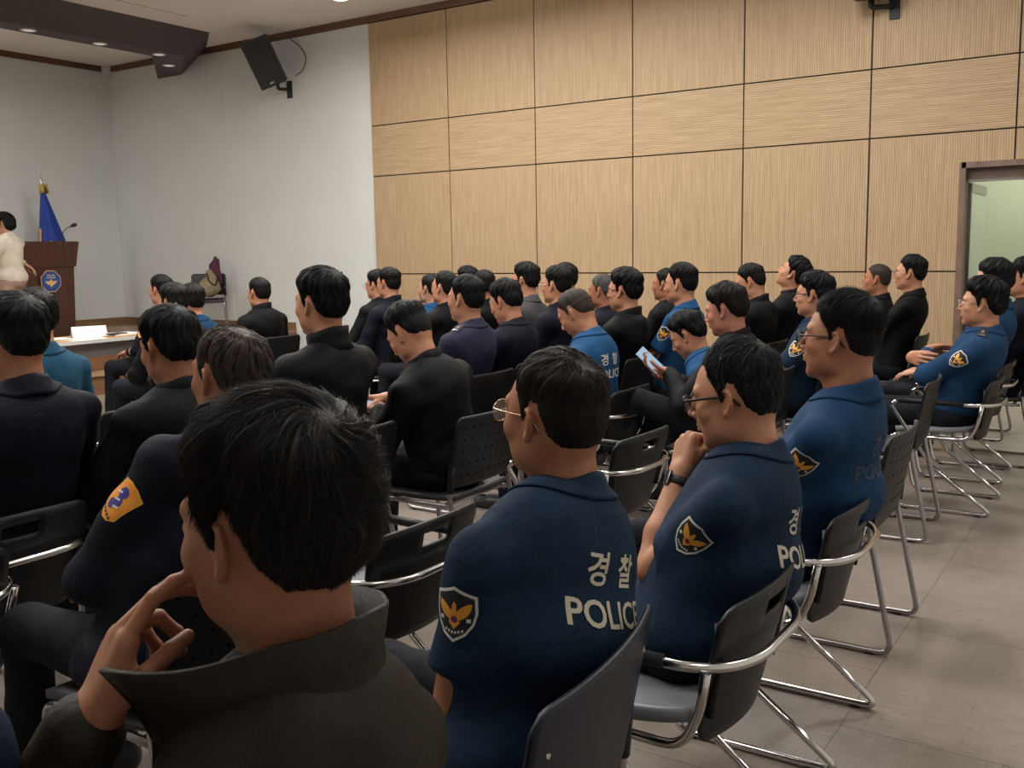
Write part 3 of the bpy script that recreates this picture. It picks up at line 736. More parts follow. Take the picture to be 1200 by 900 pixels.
# ------------------------------------------------------------------ chairs
def chair_arm(mats):
    """stacking chair: steel tube frame with a loop behind the back, one-piece back, padded round seat"""
    shell, seatm = mats
    t = empty('armchair'); ch = M['chrome']
    r = .011; aw, rw = .262, .222
    # side tubes and the loop that runs round behind the back
    bm = bmesh.new()
    loop = []
    for s in (-1, 1):
        pass
    pts = [(-aw, .20, .600), (-aw, .10, .608), (-aw, -.17, .598), (-aw + .05, -.245, .594), (-.12, -.285, .592), (.12, -.285, .592), (aw - .05, -.245, .594), (aw, -.17, .598), (aw, .10, .608), (aw, .20, .600)]
    tube(bm, fillet(pts, .07, 5), r, 12); obj('arm_loop', bm, ch, t)
    for s in (-1, 1):
        bm = bmesh.new()                                            # front of the arm down and back to the floor, along it, up to the seat front
        p = [(s * aw, .205, .601), (s * aw, .235, .580), (s * (rw + .012), .02, .25), (s * rw, -.285, .013), (s * rw, .20, .013), (s * rw, .235, .20), (s * (rw - .012), .245, .395), (s * (rw - .02), .20, .412)]
        tube(bm, fillet(p, [0, .03, .001, .055, .055, .02, .03, 0], 6), r, 12)
        lg = obj('leg', bm, ch, t)
        for y in (-.21, .15):
            b2 = bmesh.new(); box(b2, s * rw - .011, s * rw + .011, y - .016, y + .016, .0, .010, bev=.002); obj('foot_pad', b2, M['rubber'], lg)
        bm = bmesh.new()                                            # loop down to the seat and forward
        p = [(s * (aw - .012), -.215, .594), (s * (aw - .028), -.195, .50), (s * (rw + .005), -.155, .405), (s * (rw + .002), .19, .405)]
        tube(bm, fillet(p, [0, .03, .06, 0], 6), r, 12); obj('seat_rail', bm, ch, t)
        bm = bmesh.new(); tube(bm, [(s * aw, -.13, .602), (s * aw, .19, .604)], .0145, 12); obj('armrest_sleeve', bm, shell, t)
        bm = bmesh.new(); tube(bm, fillet([(s * .19, -.215, .70), (s * .195, -.222, .60), (s * .19, -.200, .47), (s * .19, -.13, .41)], .03, 4), [.009] * 12 + [.009] * 0, 8) if False else tube(bm, [(s * .19, -.218, .675), (s * .195, -.222, .60), (s * .19, -.200, .47)], .010, 8); obj('back_clip', bm, shell, t)
    # backrest: curved plate, wide at the top, narrowing down, with a hand slot
    nu, nv = 25, 17
    def bp(u, v):
        hw = .232 - .035 * (1 - v) ** 1.6; x = u * hw
        z = .400 + v * .315 + .012 * (1 - u * u) * (v > .99)
        y = -.165 - .045 * math.sin(v * 1.4) - .03 * (v ** 2) - .040 * (1 - u * u)
        return x, y, z
    bm = bmesh.new(); P = np.zeros((nu, nv, 3))
    for i in range(nu):
        for j in range(nv):
            u = -1 + 2 * i / (nu - 1); v = j / (nv - 1)
            cut = max(0, (abs(u) - .86) / .14) ** 2
            vv = v - cut * .09 * (v - .5) * 2 * (1 if v > .5 else 2.2)
            P[i, j] = bp(u, vv)
    grid_shell(bm, P, .009)
    bmesh.ops.recalc_face_normals(bm, faces=bm.faces[:])
    sl = [f for f in bm.faces if abs(f.calc_center_median().x) < .062 and .66 < f.calc_center_median().z < .70 and abs(f.normal.y) > .5]
    be = obj('backrest', bm, shell, t, smooth=True)
    m = be.data; b = bmesh.new(); b.from_mesh(m)
    sl = [f for f in b.faces if abs(f.calc_center_median().x) < .064 and .650 < f.calc_center_median().z < .692 and abs(f.normal.y) > .5]
    r_ = bmesh.ops.delete(b, geom=sl, context='FACES')
    be_ = [e for e in b.edges if e.is_boundary]; bmesh.ops.bridge_loops(b, edges=be_) if be_ else None
    for f in b.faces: f.smooth = True
    b.to_mesh(m); b.free()
    bm = bmesh.new(); P = np.zeros((17, 15, 3))                      # seat pan
    for i in range(17):
        for j in range(15):
            u = -1 + i / 8; v = -1 + j / 7
            k = math.sqrt(max(0, 1 - .28 * v * v)); kk = math.sqrt(max(0, 1 - .28 * u * u))
            P[i, j] = (u * .225 * k, .035 + v * .215 * kk, .437 + .010 * (u * u) + .012 * max(0, -v) ** 2 - .014 * max(0, v) ** 3)
    grid_shell(bm, P, .028); bmesh.ops.recalc_face_normals(bm, faces=bm.faces[:]); obj('seat', bm, seatm, t, smooth=True)
    return t
def chair_plain(mats, holes=True):
    """armless sled chair, plastic back with a grid of small holes"""
    shell, seatm = mats; t = empty('stacking_chair'); ch = M['steel_dull']; r = .0105; w = .222
    for s in (-1, 1):
        bm = bmesh.new()
        p = [(s * (w - .01), -.205, .60), (s * (w - .005), -.185, .44), (s * w, -.275, .012), (s * w, .205, .012), (s * (w - .01), .215, .405), (s * (w - .012), -.175, .405)]
        tube(bm, fillet(p, [0, .03, .05, .05, .045, 0], 6), r, 12); lg = obj('leg', bm, ch, t)
        for y in (-.20, .15):
            b2 = bmesh.new(); box(b2, s * w - .011, s * w + .011, y - .016, y + .016, 0, .010, bev=.002); obj('foot_pad', b2, M['rubber'], lg)
    bm = bmesh.new(); tube(bm, fillet([(-w + .01, .19, .398), (-w + .03, .16, .390), (w - .03, .16, .390), (w - .01, .19, .398)], .02, 3), .009, 8); obj('cross_bar', bm, ch, t)
    bm = bmesh.new(); tube(bm, [(-w + .01, -.13, .398), (w - .01, -.13, .398)], .009, 8); obj('cross_bar', bm, ch, t)
    bm = bmesh.new(); nu, nv = 29, 21; hw = .232
    P = np.zeros((nu, nv, 3))
    for i in range(nu):
        for j in range(nv):
            u = -1 + 2 * i / (nu - 1); v = j / (nv - 1); cut = max(0, (abs(u) - .88) / .12) ** 2
            vv = v - cut * .10 * (v - .5) * 2
            P[i, j] = (u * hw, -.188 - .055 * vv - .030 * (1 - u * u), .485 + .295 * vv)
    grid_shell(bm, P, .010)
    bmesh.ops.recalc_face_normals(bm, faces=bm.faces[:]); be = obj('backrest', bm, shell, t, smooth=True)
    bm = bmesh.new()
    if not holes:
        for s in (-1, 1):
            bm = bmesh.new(); lathe(bm, [(.006, -.002), (.006, .002)], 12, M=Matrix.Translation((s * .19, -.242, .70)) @ Matrix.Rotation(PI / 2 - .18, 4, 'X')); obj('screw', bm, M['chrome'], be)
        bm = bmesh.new()                                                 # rows of ventilation holes, flat discs on the sheet, the shade inside painted black
    for a in range(-4, 5) if holes else ():
        for b in range(5):
            u = a / 5.2; v = .16 + b * .17; x = u * hw; y = -.188 - .055 * v - .030 * (1 - u * u); z = .485 + .295 * v
            for sd in (-.0062, .0062):
                lathe(bm, [(.0042, -.0004), (.0042, .0004)], 8, M=Matrix.Translation((x, y + sd, z)) @ Matrix.Rotation(PI / 2 - .18, 4, 'X'))
    if holes: obj('ventilation_holes', bm, M['hole'], be, kind='stuff')
    for s in (-1, 1):
        bm = bmesh.new(); tube(bm, [(s * (w - .008), -.200, .575), (s * (w - .004), -.190, .465)], .0145, 10); obj('back_sleeve', bm, shell, t)
    bm = bmesh.new(); P = np.zeros((13, 13, 3))
    for i in range(13):
        for j in range(13):
            u = -1 + i / 6; v = -1 + j / 6; k = 1 - .05 * v * v; P[i, j] = (u * .215 * k, .02 + v * .205, .425 + .006 * u * u - .012 * max(0, v) ** 3 + .008 * max(0, -v) ** 2)
    grid_shell(bm, P, .020); bmesh.ops.recalc_face_normals(bm, faces=bm.faces[:]); obj('seat', bm, seatm, t, smooth=True)
    return t
# ------------------------------------------------------------------ the room (x right wall, y towards the stage, z up; metres)
WX, WY, CZ = 9.45, 13.5, 4.32
def floor_mat():
    m, t, b = nt('floor_tiles'); N, L = t.nodes, t.links; setp(b, rough=.34, spec=.4)
    tc = N.new('ShaderNodeTexCoord'); mp = N.new('ShaderNodeMapping'); mp.inputs['Location'].default_value = (.29, -.128, 0); L.new(tc.outputs['Object'], mp.inputs[0])
    br = N.new('ShaderNodeTexBrick'); br.offset = .5; br.inputs['Scale'].default_value = 1; br.inputs['Brick Width'].default_value = .9; br.inputs['Row Height'].default_value = .6
    br.inputs['Mortar Size'].default_value = .0018; br.inputs['Mortar Smooth'].default_value = .2; br.inputs['Bias'].default_value = 0
    br.inputs['Color1'].default_value = (.215, .178, .150, 1); br.inputs['Color2'].default_value = (.235, .195, .165, 1); br.inputs['Mortar'].default_value = (.085, .07, .06, 1)
    L.new(mp.outputs[0], br.inputs['Vector'])
    def streak(sx, sy, sc):
        q = N.new('ShaderNodeMapping'); q.inputs['Scale'].default_value = (sx, sy, 1); L.new(tc.outputs['Object'], q.inputs[0])
        n = N.new('ShaderNodeTexNoise'); n.inputs['Scale'].default_value = sc; n.inputs['Detail'].default_value = 7; n.inputs['Roughness'].default_value = .65; L.new(q.outputs[0], n.inputs[0]); return n.outputs[0]
    a, c = streak(1, 14, 9), streak(14, 1, 9); big = streak(1, 1, 1.6)
    ad = N.new('ShaderNodeMath'); ad.operation = 'ADD'; L.new(a, ad.inputs[0]); L.new(c, ad.inputs[1])
    ad2 = N.new('ShaderNodeMath'); ad2.operation = 'ADD'; L.new(ad.outputs[0], ad2.inputs[0]); L.new(big, ad2.inputs[1])
    mr = N.new('ShaderNodeMapRange'); mr.inputs[1].default_value = 1.15; mr.inputs[2].default_value = 1.85; mr.inputs[3].default_value = .72; mr.inputs[4].default_value = 1.32; L.new(ad2.outputs[0], mr.inputs[0])
    mx = N.new('ShaderNodeMix'); mx.data_type = 'RGBA'; mx.blend_type = 'MULTIPLY'; mx.inputs['Factor'].default_value = 1; L.new(br.outputs['Color'], mx.inputs['A']); L.new(mr.outputs[0], mx.inputs['B']); L.new(mx.outputs['Result'], b.inputs['Base Color'])
    r2 = N.new('ShaderNodeMapRange'); r2.inputs[1].default_value = .3; r2.inputs[2].default_value = .7; r2.inputs[3].default_value = .26; r2.inputs[4].default_value = .5; L.new(a, r2.inputs[0]); L.new(r2.outputs[0], b.inputs['Roughness'])
    bp = N.new('ShaderNodeBump'); bp.inputs['Strength'].default_value = .1; bp.inputs['Distance'].default_value = .002; L.new(br.outputs['Fac'], bp.inputs['Height']); bp.invert = True; L.new(bp.outputs[0], b.inputs['Normal'])
    return m
def wood_slat(name, axis):
    """oak acoustic board: fine milled slots running along the board (axis 'Z' vertical slots, 'Y' horizontal slots)"""
    m, t, b = nt(name); N, L = t.nodes, t.links; setp(b, rough=.5, spec=.35)
    tc = N.new('ShaderNodeTexCoord'); sp = N.new('ShaderNodeSeparateXYZ'); L.new(tc.outputs['Object'], sp.inputs[0])
    co = sp.outputs['Y' if axis == 'Z' else 'Z']
    mu = N.new('ShaderNodeMath'); mu.operation = 'MULTIPLY'; mu.inputs[1].default_value = 2 * PI / .021; L.new(co, mu.inputs[0])
    si = N.new('ShaderNodeMath'); si.operation = 'SINE'; L.new(mu.outputs[0], si.inputs[0])
    slot = N.new('ShaderNodeMapRange'); slot.inputs[1].default_value = .55; slot.inputs[2].default_value = .85; L.new(si.outputs[0], slot.inputs[0])
    # grain
    q = N.new('ShaderNodeMapping'); q.inputs['Scale'].default_value = (1, 12, .6) if axis == 'Z' else (1, .6, 12); L.new(tc.outputs['Object'], q.inputs[0])
    n = N.new('ShaderNodeTexNoise'); n.inputs['Scale'].default_value = 3.5; n.inputs['Detail'].default_value = 8; n.inputs['Roughness'].default_value = .6; L.new(q.outputs[0], n.inputs[0])
    r = N.new('ShaderNodeValToRGB'); r.color_ramp.elements[0].position = .3; r.color_ramp.elements[0].color = (.355, .240, .132, 1); r.color_ramp.elements[1].position = .7; r.color_ramp.elements[1].color = (.485, .348, .212, 1)
    L.new(n.outputs[0], r.inputs[0])
    # slots darkened in the colour, painted shade of the grooves
    mx = N.new('ShaderNodeMix'); mx.data_type = 'RGBA'; mx.inputs['B'].default_value = (.15, .088, .042, 1); L.new(r.outputs[0], mx.inputs['A'])
    f = N.new('ShaderNodeMath'); f.operation = 'MULTIPLY'; f.inputs[1].default_value = .5; L.new(slot.outputs[0], f.inputs[0]); L.new(f.outputs[0], mx.inputs['Factor']); L.new(mx.outputs['Result'], b.inputs['Base Color'])
    bp = N.new('ShaderNodeBump'); bp.invert = True; bp.inputs['Strength'].default_value = .5; bp.inputs['Distance'].default_value = .003; L.new(slot.outputs[0], bp.inputs['Height']); L.new(bp.outputs[0], b.inputs['Normal'])
    return m
def wood_plain(name, c1, c2, rough=.4, sc=(1, 1, 10)):
    m, t, b = nt(name); N, L = t.nodes, t.links; setp(b, rough=rough)
    tc = N.new('ShaderNodeTexCoord'); q = N.new('ShaderNodeMapping'); q.inputs['Scale'].default_value = sc; L.new(tc.outputs['Object'], q.inputs[0])
    n = N.new('ShaderNodeTexNoise'); n.inputs['Scale'].default_value = 3; n.inputs['Detail'].default_value = 7; L.new(q.outputs[0], n.inputs[0])
    r = N.new('ShaderNodeValToRGB'); r.color_ramp.elements[0].position = .3; r.color_ramp.elements[0].color = (*c1, 1); r.color_ramp.elements[1].position = .7; r.color_ramp.elements[1].color = (*c2, 1)
    L.new(n.outputs[0], r.inputs[0]); L.new(r.outputs[0], b.inputs['Base Color']); return m
WALL = simple('wall_paint', (.60, .615, .60), .85, bump=(60, .08, .002), vary=(1.2, .03))
CEIL = simple('ceiling_paint', (.74, .72, .69), .9, bump=(30, .05, .002))
SLV, SLH = wood_slat('oak_slots_vertical', 'Z'), wood_slat('oak_slots_horizontal', 'Y')
GAP = simple('joint_black', (.014, .012, .011), .8); TRIMB = wood_plain('trim_brown', (.085, .038, .022), (.13, .06, .035), .5, (1, 1, 14))
MAHO = wood_plain('lectern_wood', (.045, .013, .008), (.078, .024, .014), .32, (8, 8, .8)); MAHO_D = wood_plain('lectern_wood_side', (.032, .010, .007), (.05, .016, .011), .35, (8, 8, .8))
STAGEW = wood_plain('stage_wood', (.12, .055, .025), (.18, .085, .04), .4, (.7, 8, 8)); STAGET = wood_plain('stage_boards', (.26, .15, .08), (.34, .21, .12), .35, (.7, 8, 8))
SOFF = simple('soffit_dark', (.060, .048, .050), .6, vary=(3, .1)); WHITE = simple('white_plastic', (.6, .6, .58), .4); DARKPL = simple('speaker_black', (.012, .013, .016), .55, bump=(500, .3, .001))
def sbox(name, x0, x1, y0, y1, z0, z1, m, parent=None, **k):
    bm = bmesh.new(); box(bm, x0, x1, y0, y1, z0, z1); return obj(name, bm, m, parent, **({'kind': 'structure'} if parent is None else {}), **k)
X0, Y0 = -2.6, -1.6
sbox('floor', X0, WX + .06, Y0, WY, -.12, 0, floor_mat())
sbox('ceiling', X0, WX + .3, Y0, WY + .2, CZ, CZ + .12, CEIL)
sbox('wall_front', X0, WX + .2, WY, WY + .2, 0, CZ, WALL)
sbox('wall_back', X0 - .2, WX + .2, Y0 - .2, Y0, 0, CZ, WALL)
sbox('wall_left', X0 - .2, X0, Y0, WY, 0, CZ, WALL)
DY0, DY1, DZ = .10, 1.50, 2.11                                       # door opening in the right wall
bm = bmesh.new(); box(bm, WX, WX + .2, DY1, WY, 0, CZ); box(bm, WX, WX + .2, Y0, DY0, 0, CZ); box(bm, WX, WX + .2, DY0, DY1, DZ, CZ)
wr = obj('wall_right', bm, WALL, kind='structure')
# oak boards with black joints over the rear part of the wall
YB, PW = 8.257, 1.1944
rows = [(0.0, 1.198, SLV), (1.198, 2.402, SLV), (2.402, 3.012, SLH), (3.012, 4.235, SLV)]
bm = bmesh.new(); g = .03
box(bm, WX - g + .012, WX, DY1 + .0, YB, 0, 4.235); box(bm, WX - g + .012, WX, Y0, DY0, 0, 4.235); box(bm, WX - g + .012, WX, DY0, DY1, DZ, 4.235)
obj('joint_backing', bm, GAP, wr)
k = 0; j = .007
while True:
    y1 = YB - k * PW; y0 = max(y1 - PW, Y0)
    if y1 <= Y0 + .02: break
    for z0, z1, mt in rows:
        segs = [(y0, y1, z0, z1)]
        if y0 < DY1 and y1 > DY0 and z0 < DZ:                         # cut round the door
            segs = []
            if y1 > DY1: segs.append((max(y0, DY1), y1, z0, min(z1, DZ)))
            if y0 < DY0: segs.append((y0, min(y1, DY0), z0, min(z1, DZ)))
            if z1 > DZ: segs.append((y0, y1, DZ, z1))
            if z1 > DZ and len(segs) > 1:
                bm = bmesh.new()
                for a, b_, c, d in segs:
                    e0, e1 = (j if a == y0 else 0), (j if b_ == y1 else 0)
                    box(bm, WX - g, WX - .004, a + e0, b_ - e1, c + (j if c == z0 else 0), d - (j if d == z1 else 0))
                obj('wood_panel', bm, mt, wr); continue
        for a, b_, c, d in segs:
            if b_ - a < .03: continue
            bm = bmesh.new(); box(bm, WX - g, WX - .004, a + j, b_ - j, c + (j if c > 0 else 0), d - j); obj('wood_panel', bm, mt, wr)
    k += 1
# cornice, skirting
sbox('trim_1', WX - .045, WX, Y0, WY - .12, 4.24, CZ, TRIMB)
sbox('trim_2', X0, WX - .12, WY - .04, WY, 4.24, CZ, TRIMB)
bm = bmesh.new(); box(bm, WX - .13, WX, WY - .13, WY, 4.20, CZ, bev=.012); box(bm, WX - .10, WX - .0, WY - .10, WY, 4.12, 4.20, bev=.01); obj('trim_3', bm, WALL, kind='structure')
bm = bmesh.new(); box(bm, WX - .004, WX + .001, 10.965, 10.985, .4, 4.24); obj('trim_4', bm, simple('seam_white', (.62, .62, .60), .8), kind='structure')
# soffit beam over the stage front, turning back to the wall
def prism(bm, bot, top, zb, zt):
    A = [bm.verts.new((x, y, zb)) for x, y in bot]; B = [bm.verts.new((x, y, zt)) for x, y in top]; n = len(A)
    bm.faces.new(A[::-1]); bm.faces.new(B)
    for i in range(n): bm.faces.new((A[i], A[(i + 1) % n], B[(i + 1) % n], B[i]))
    bmesh.ops.recalc_face_normals(bm, faces=bm.faces[:])
bm = bmesh.new(); prism(bm, [(X0, 10.70), (8.62, 10.70), (9.448, 11.80), (9.448, 12.33), (8.38, 11.02), (X0, 11.02)], [(X0, 10.43), (8.83, 10.43), (9.448, 11.25), (9.448, 12.33), (8.38, 11.02), (X0, 11.02)], 4.03, CZ)
bmm = obj('beam', bm, SOFF, kind='structure')
LAMPW = emit('downlight_glow', (1, .96, .88), .55)
for i, (x, y) in enumerate([(6.62, 10.86), (7.53, 10.87), (8.36, 10.86), (8.90, 11.36), (5.7, 10.86), (4.8, 10.86), (3.9, 10.86), (3.0, 10.86)]):
    dl = empty('downlight', (x, y, 4.03), label=['small round downlight in the dark soffit above the lectern', 'small round downlight in the dark soffit, second from the left', 'small round downlight near the corner of the dark soffit', 'small round downlight in the short end of the soffit by the wall'][i] if i < 4 else 'small round downlight in the dark soffit outside the picture', cat='ceiling light', group='downlights in the soffit')
    bm = bmesh.new(); lathe(bm, [(.085, 0), (.085, -.008), (.070, -.012), (.066, -.002)], 24); obj('lamp_trim', bm, WHITE, dl)
    bm = bmesh.new(); lathe(bm, [(.066, -.004), (.0, -.006)], 20); obj('diffuser', bm, LAMPW, dl)
# slot in the ceiling
sl = empty('ceiling_slot_diffuser', (0, 0, CZ), label='thin dark linear air slot in the ceiling before the soffit', cat='air vent')
bm = bmesh.new()
box(bm, 5.4, 8.1, 9.93, 9.95, -.004, .0); obj('slot', bm, simple('slot_dark', (.15, .14, .14), .8), sl)
bm = bmesh.new(); box(bm, 5.38, 8.12, 9.905, 9.925, -.006, 0); box(bm, 5.38, 8.12, 9.955, 9.975, -.006, 0); obj('flange', bm, CEIL, sl)
# stage
ZS = .42
sbox('floor_stage', X0, WX, 9.75, WY, 0, ZS, STAGEW); sbox('floor_stage_top', X0, WX - .001, 9.74, WY - .001, ZS, ZS + .018, STAGET)
sbox('trim_5', X0, WX, WY - .02, WY, ZS, ZS + .13, wood_plain('skirting_wood', (.17, .09, .04), (.23, .13, .06), .45, (1, 1, 12))); sbox('trim_6', WX - .02, WX, 9.75, WY, ZS, ZS + .13, bpy.data.materials['skirting_wood'])
sp_ = empty('stage_step', (0, 9.45, 0), label='brown wooden step along the front of the stage', cat='step')
bm = bmesh.new(); box(bm, X0 + .4, 8.6, -.02, .28, 0, .20); obj('riser', bm, STAGEW, sp_); bm = bmesh.new(); box(bm, X0 + .4, 8.62, -.045, .285, .20, .225, bev=.004); obj('tread', bm, STAGET, sp_)
# door to the corridor: frame, transom, glass leaf standing open
FR = simple('door_frame_brown', (.16, .10, .075), .45, vary=(9, .2)); STL = simple('door_steel', (.30, .29, .27), .25, .9)
bm = bmesh.new(); box(bm, WX - .045, WX + .22, DY1 - .035, DY1 + .012, 0, DZ + .03); box(bm, WX - .045, WX + .22, DY0 - .012, DY0 + .035, 0, DZ + .03); box(bm, WX - .045, WX + .22, DY0, DY1, DZ - .02, DZ + .03)
dr = obj('door_1', bm, FR, kind='structure')
bm = bmesh.new(); box(bm, WX + .05, WX + .12, DY0 + .035, DY1 - .035, DZ - .12, DZ - .02); obj('door_head', bm, FR, dr)
bm = bmesh.new(); box(bm, WX + .035, WX + .13, DY0 + .035, DY1 - .035, DZ - .135, DZ - .12); obj('track', bm, STL, dr)
m, t, b = nt('door_glass'); setp(b, col=(.75, .9, .85), rough=.02, alpha=.10, spec=.9); GL = m
lf = empty('door_leaf', (WX + .16, DY1 - .05, 0)); lf.parent = dr
bm = bmesh.new(); box(bm, 0, .86, -.006, .006, .02, DZ - .16); obj('pane', bm, GL, lf)
bm = bmesh.new(); box(bm, -.012, .012, -.012, .012, .01, DZ - .14); box(bm, 0, .86, -.014, .014, .01, .11); box(bm, 0, .86, -.014, .014, DZ - .22, DZ - .14); obj('rail', bm, STL, lf)
# corridor beyond the door
CW = simple('corridor_wall_paint', (.42, .46, .33), .7, vary=(1.5, .04)); CF = simple('corridor_floor', (.30, .30, .24), .22, vary=(3, .08))
sbox('floor_corridor', WX + .06, 12.1, -3.2, 4.6, -.12, 0, CF)
sbox('wall_corridor', 11.9, 12.1, -3.2, 4.6, 0, 3.0, CW); sbox('baseboard_corridor', 11.885, 11.9, -3.2, 4.6, 0, .12, simple('corridor_skirting', (.07, .065, .06), .5))
sbox('wall_corridor_end', WX + .2, 12.1, 4.6, 4.7, 0, 3.0, CW); sbox('wall_corridor_start', WX + .2, 12.1, -3.3, -3.2, 0, 3.0, CW)
sbox('ceiling_corridor', WX + .2, 12.1, -3.3, 4.7, 3.0, 3.1, CEIL)
# ------------------------------------------------------------------ things in the room
def loudspeaker(loc, rot, wall_pt, label):
    t = empty('loudspeaker', (0, 0, 0), label=label, cat='loudspeaker'); Mx = Matrix.Translation(loc) @ rot
    bm = bmesh.new()                                                 # cabinet narrower at the back: +y is the front
    A = [(-.18, .0), (.18, .0), (.12, -.30), (-.12, -.30)]; lo = [bm.verts.new(Mx @ Vector((x, y, -.30))) for x, y in A]; hi = [bm.verts.new(Mx @ Vector((x, y, .30))) for x, y in A]
    bm.faces.new(lo); bm.faces.new(hi[::-1])
    for i in range(4): bm.faces.new((lo[i], hi[i], hi[(i + 1) % 4], lo[(i + 1) % 4]))
    bmesh.ops.recalc_face_normals(bm, faces=bm.faces[:]); bmesh.ops.bevel(bm, geom=bm.edges[:], offset=.01, segments=2, affect='EDGES'); cab = obj('cabinet', bm, simple('cabinet_black', (.022, .023, .026), .5), t)
    bm = bmesh.new(); box(bm, -.165, .165, .002, .014, -.285, .285, M=Mx, bev=.004); gr = obj('grille', bm, DARKPL, t)
    bm = bmesh.new(); box(bm, -.028, .028, .015, .018, -.262, -.242, M=Mx); obj('badge', bm, M['silver'], gr)
    p = Mx @ Vector((0, -.20, -.302)); w = Vector(wall_pt); bm = bmesh.new()
    tube(bm, fillet([p, p + Vector((0, 0, -.07)), Vector((w.x - .05, p.y * .4 + w.y * .6, w.z)), w], .03, 3), .022, 10); obj('arm', bm, DARKPL, t)
    bm = bmesh.new(); box(bm, w.x - .016, w.x, w.y - .045, w.y + .045, w.z - .11, w.z + .11, bev=.004); obj('wall_plate', bm, DARKPL, t)
    return t, Mx
def look(front, tilt=0):
    f = Vector(front).normalized(); return f.to_track_quat('Y', 'Z').to_matrix().to_4x4()
t_, Mx = loudspeaker((8.97, 9.62, 3.86), look((-.80, -.50, -.34)) @ Matrix.Rotation(.34, 4, 'Y'), (WX, 9.66, 3.60), 'black loudspeaker mounted high on the white wall')
bm = bmesh.new(); tube(bm, fillet([(9.42, 9.62, 4.25), (9.43, 9.40, 4.10), (9.42, 9.30, 3.95), (9.40, 9.36, 3.80), (9.35, 9.45, 3.74)], .12, 6), .006, 6)
tag(obj('loudspeaker_cable', bm, DARKPL), 'thin cable hanging from the cornice behind the white wall loudspeaker', 'cable')
loudspeaker((9.04, 2.22, 3.86), look((-.93, -.22, -.12)), (WX - .03, 2.10, 3.53), 'black loudspeaker mounted at the top of the oak wall')
# lectern with emblem
LX0, LX1, LY, LZ = 6.93, 7.76, 12.0, 1.685
lec = empty('lectern', ((LX0 + LX1) / 2, LY, ZS + .018), label='dark wooden lectern with a blue and gold octagonal emblem on the stage', cat='lectern')
hw = (LX1 - LX0) / 2; zt = LZ - ZS - .018
bm = bmesh.new()
A = [(-hw + .04, 0), (hw - .05, 0), (hw - .13, .48), (-hw + .12, .48)]
def fr(bm, bot, top, z0, z1, mi=0):
    a = [bm.verts.new((x, y, z0)) for x, y in bot]; b_ = [bm.verts.new((x, y, z1)) for x, y in top]; n = len(a); fs = [bm.faces.new(a[::-1]), bm.faces.new(b_)]
    for i in range(n): fs.append(bm.faces.new((a[i], a[(i + 1) % n], b_[(i + 1) % n], b_[i])))
    for f in fs: f.material_index = mi
fr(bm, [(-hw + .10, .02), (hw - .10, .02), (hw - .02, .46), (-hw + .02, .46)], [(-hw + .06, .02), (hw - .06, .02), (hw - .02, .46), (-hw + .02, .46)], .10, zt - .33)
bmesh.ops.recalc_face_normals(bm, faces=bm.faces[:]); obj('body', bm, MAHO, lec)
bm = bmesh.new(); fr(bm, [(-hw + .04, 0), (hw - .04, 0), (hw, .48), (-hw, .48)], [(-hw, -.03), (hw, -.03), (hw + .04, .50), (-hw - .04, .50)], zt - .33, zt - .03)
fr(bm, [(-hw, -.03), (hw, -.03), (hw + .04, .50), (-hw - .04, .50)], [(-hw, -.03), (hw, -.03), (hw + .04, .50), (-hw - .04, .50)], zt - .03, zt)
bmesh.ops.recalc_face_normals(bm, faces=bm.faces[:]); obj('top', bm, MAHO, lec)
bm = bmesh.new(); box(bm, -hw + .05, hw - .05, -.01, .47, 0, .10, bev=.006); obj('base', bm, MAHO_D, lec)
bm = bmesh.new(); r = .150
octo = lambda rr: [(rr * math.cos(PI / 8 + k * PI / 4), rr * math.sin(PI / 8 + k * PI / 4)) for k in range(8)]
eagle = [(-.10, .022), (-.055, .012), (-.02, .018), (-.012, .036), (0, .044), (.012, .036), (.02, .018), (.055, .012), (.10, .022), (.085, -.012), (.05, -.036), (.022, -.040), (.016, -.062), (0, -.074), (-.016, -.062), (-.022, -.040), (-.05, -.036), (-.085, -.012)]
pl = [(octo(r), 0, 0), (octo(r * .93), 1, .003), ([(x * .82, y * .9 - .012) for x, y in eagle], 0, .006)]
b2 = shape_mesh(pl, .2)
for v in b2.verts: v.co = Vector((v.co.x, -.006 - v.co.z, v.co.y + zt - .51))
for txt, sz, zz in (('POLICE', .034, .085),):
    tb = text_polys(txt, sz); me_ = bpy.data.meshes.new('x'); 
    for v in tb.verts: v.co = Vector((v.co.x, -.012, v.co.y + zt - .51 + zz - .012))
    for f in tb.faces: f.material_index = 2
    tb.to_mesh(me_); b2.from_mesh(me_)
for k_ in range(8):
    x = -.062 + k_ * .0165; box(b2, x, x + .010, -.0125, -.011, zt - .51 + .036, zt - .51 + .052, mi=2)
b2.normal_update()
for f in b2.faces:
    if f.normal.y > 0: f.normal_flip()
obj('emblem', b2, [simple('emblem_gold', (.70, .45, .18), .4), simple('emblem_blue', (.025, .07, .26), .4), M['patch_white']], lec, label='octagonal blue emblem with a gold bird')
# microphone on the lectern
mic = empty('gooseneck_microphone', (7.60, 12.12, LZ), label='thin black gooseneck microphone rising from the lectern top', cat='microphone')
bm = bmesh.new(); lathe(bm, [(.035, 0), (.035, .012), (.015, .025)], 16); obj('base', bm, DARKPL, mic)
bm = bmesh.new(); tube(bm, fillet([(0, 0, .01), (.02, 0, .08), (.07, -.02, .17), (.16, -.04, .205)], .10, 8), .006, 8); obj('neck', bm, DARKPL, mic)
bm = bmesh.new(); tube(bm, [(.145, -.04, .20), (.18, -.04, .215), (.215, -.045, .225)], [.018, .026, .022], 10); obj('head', bm, M['rubber'], mic)
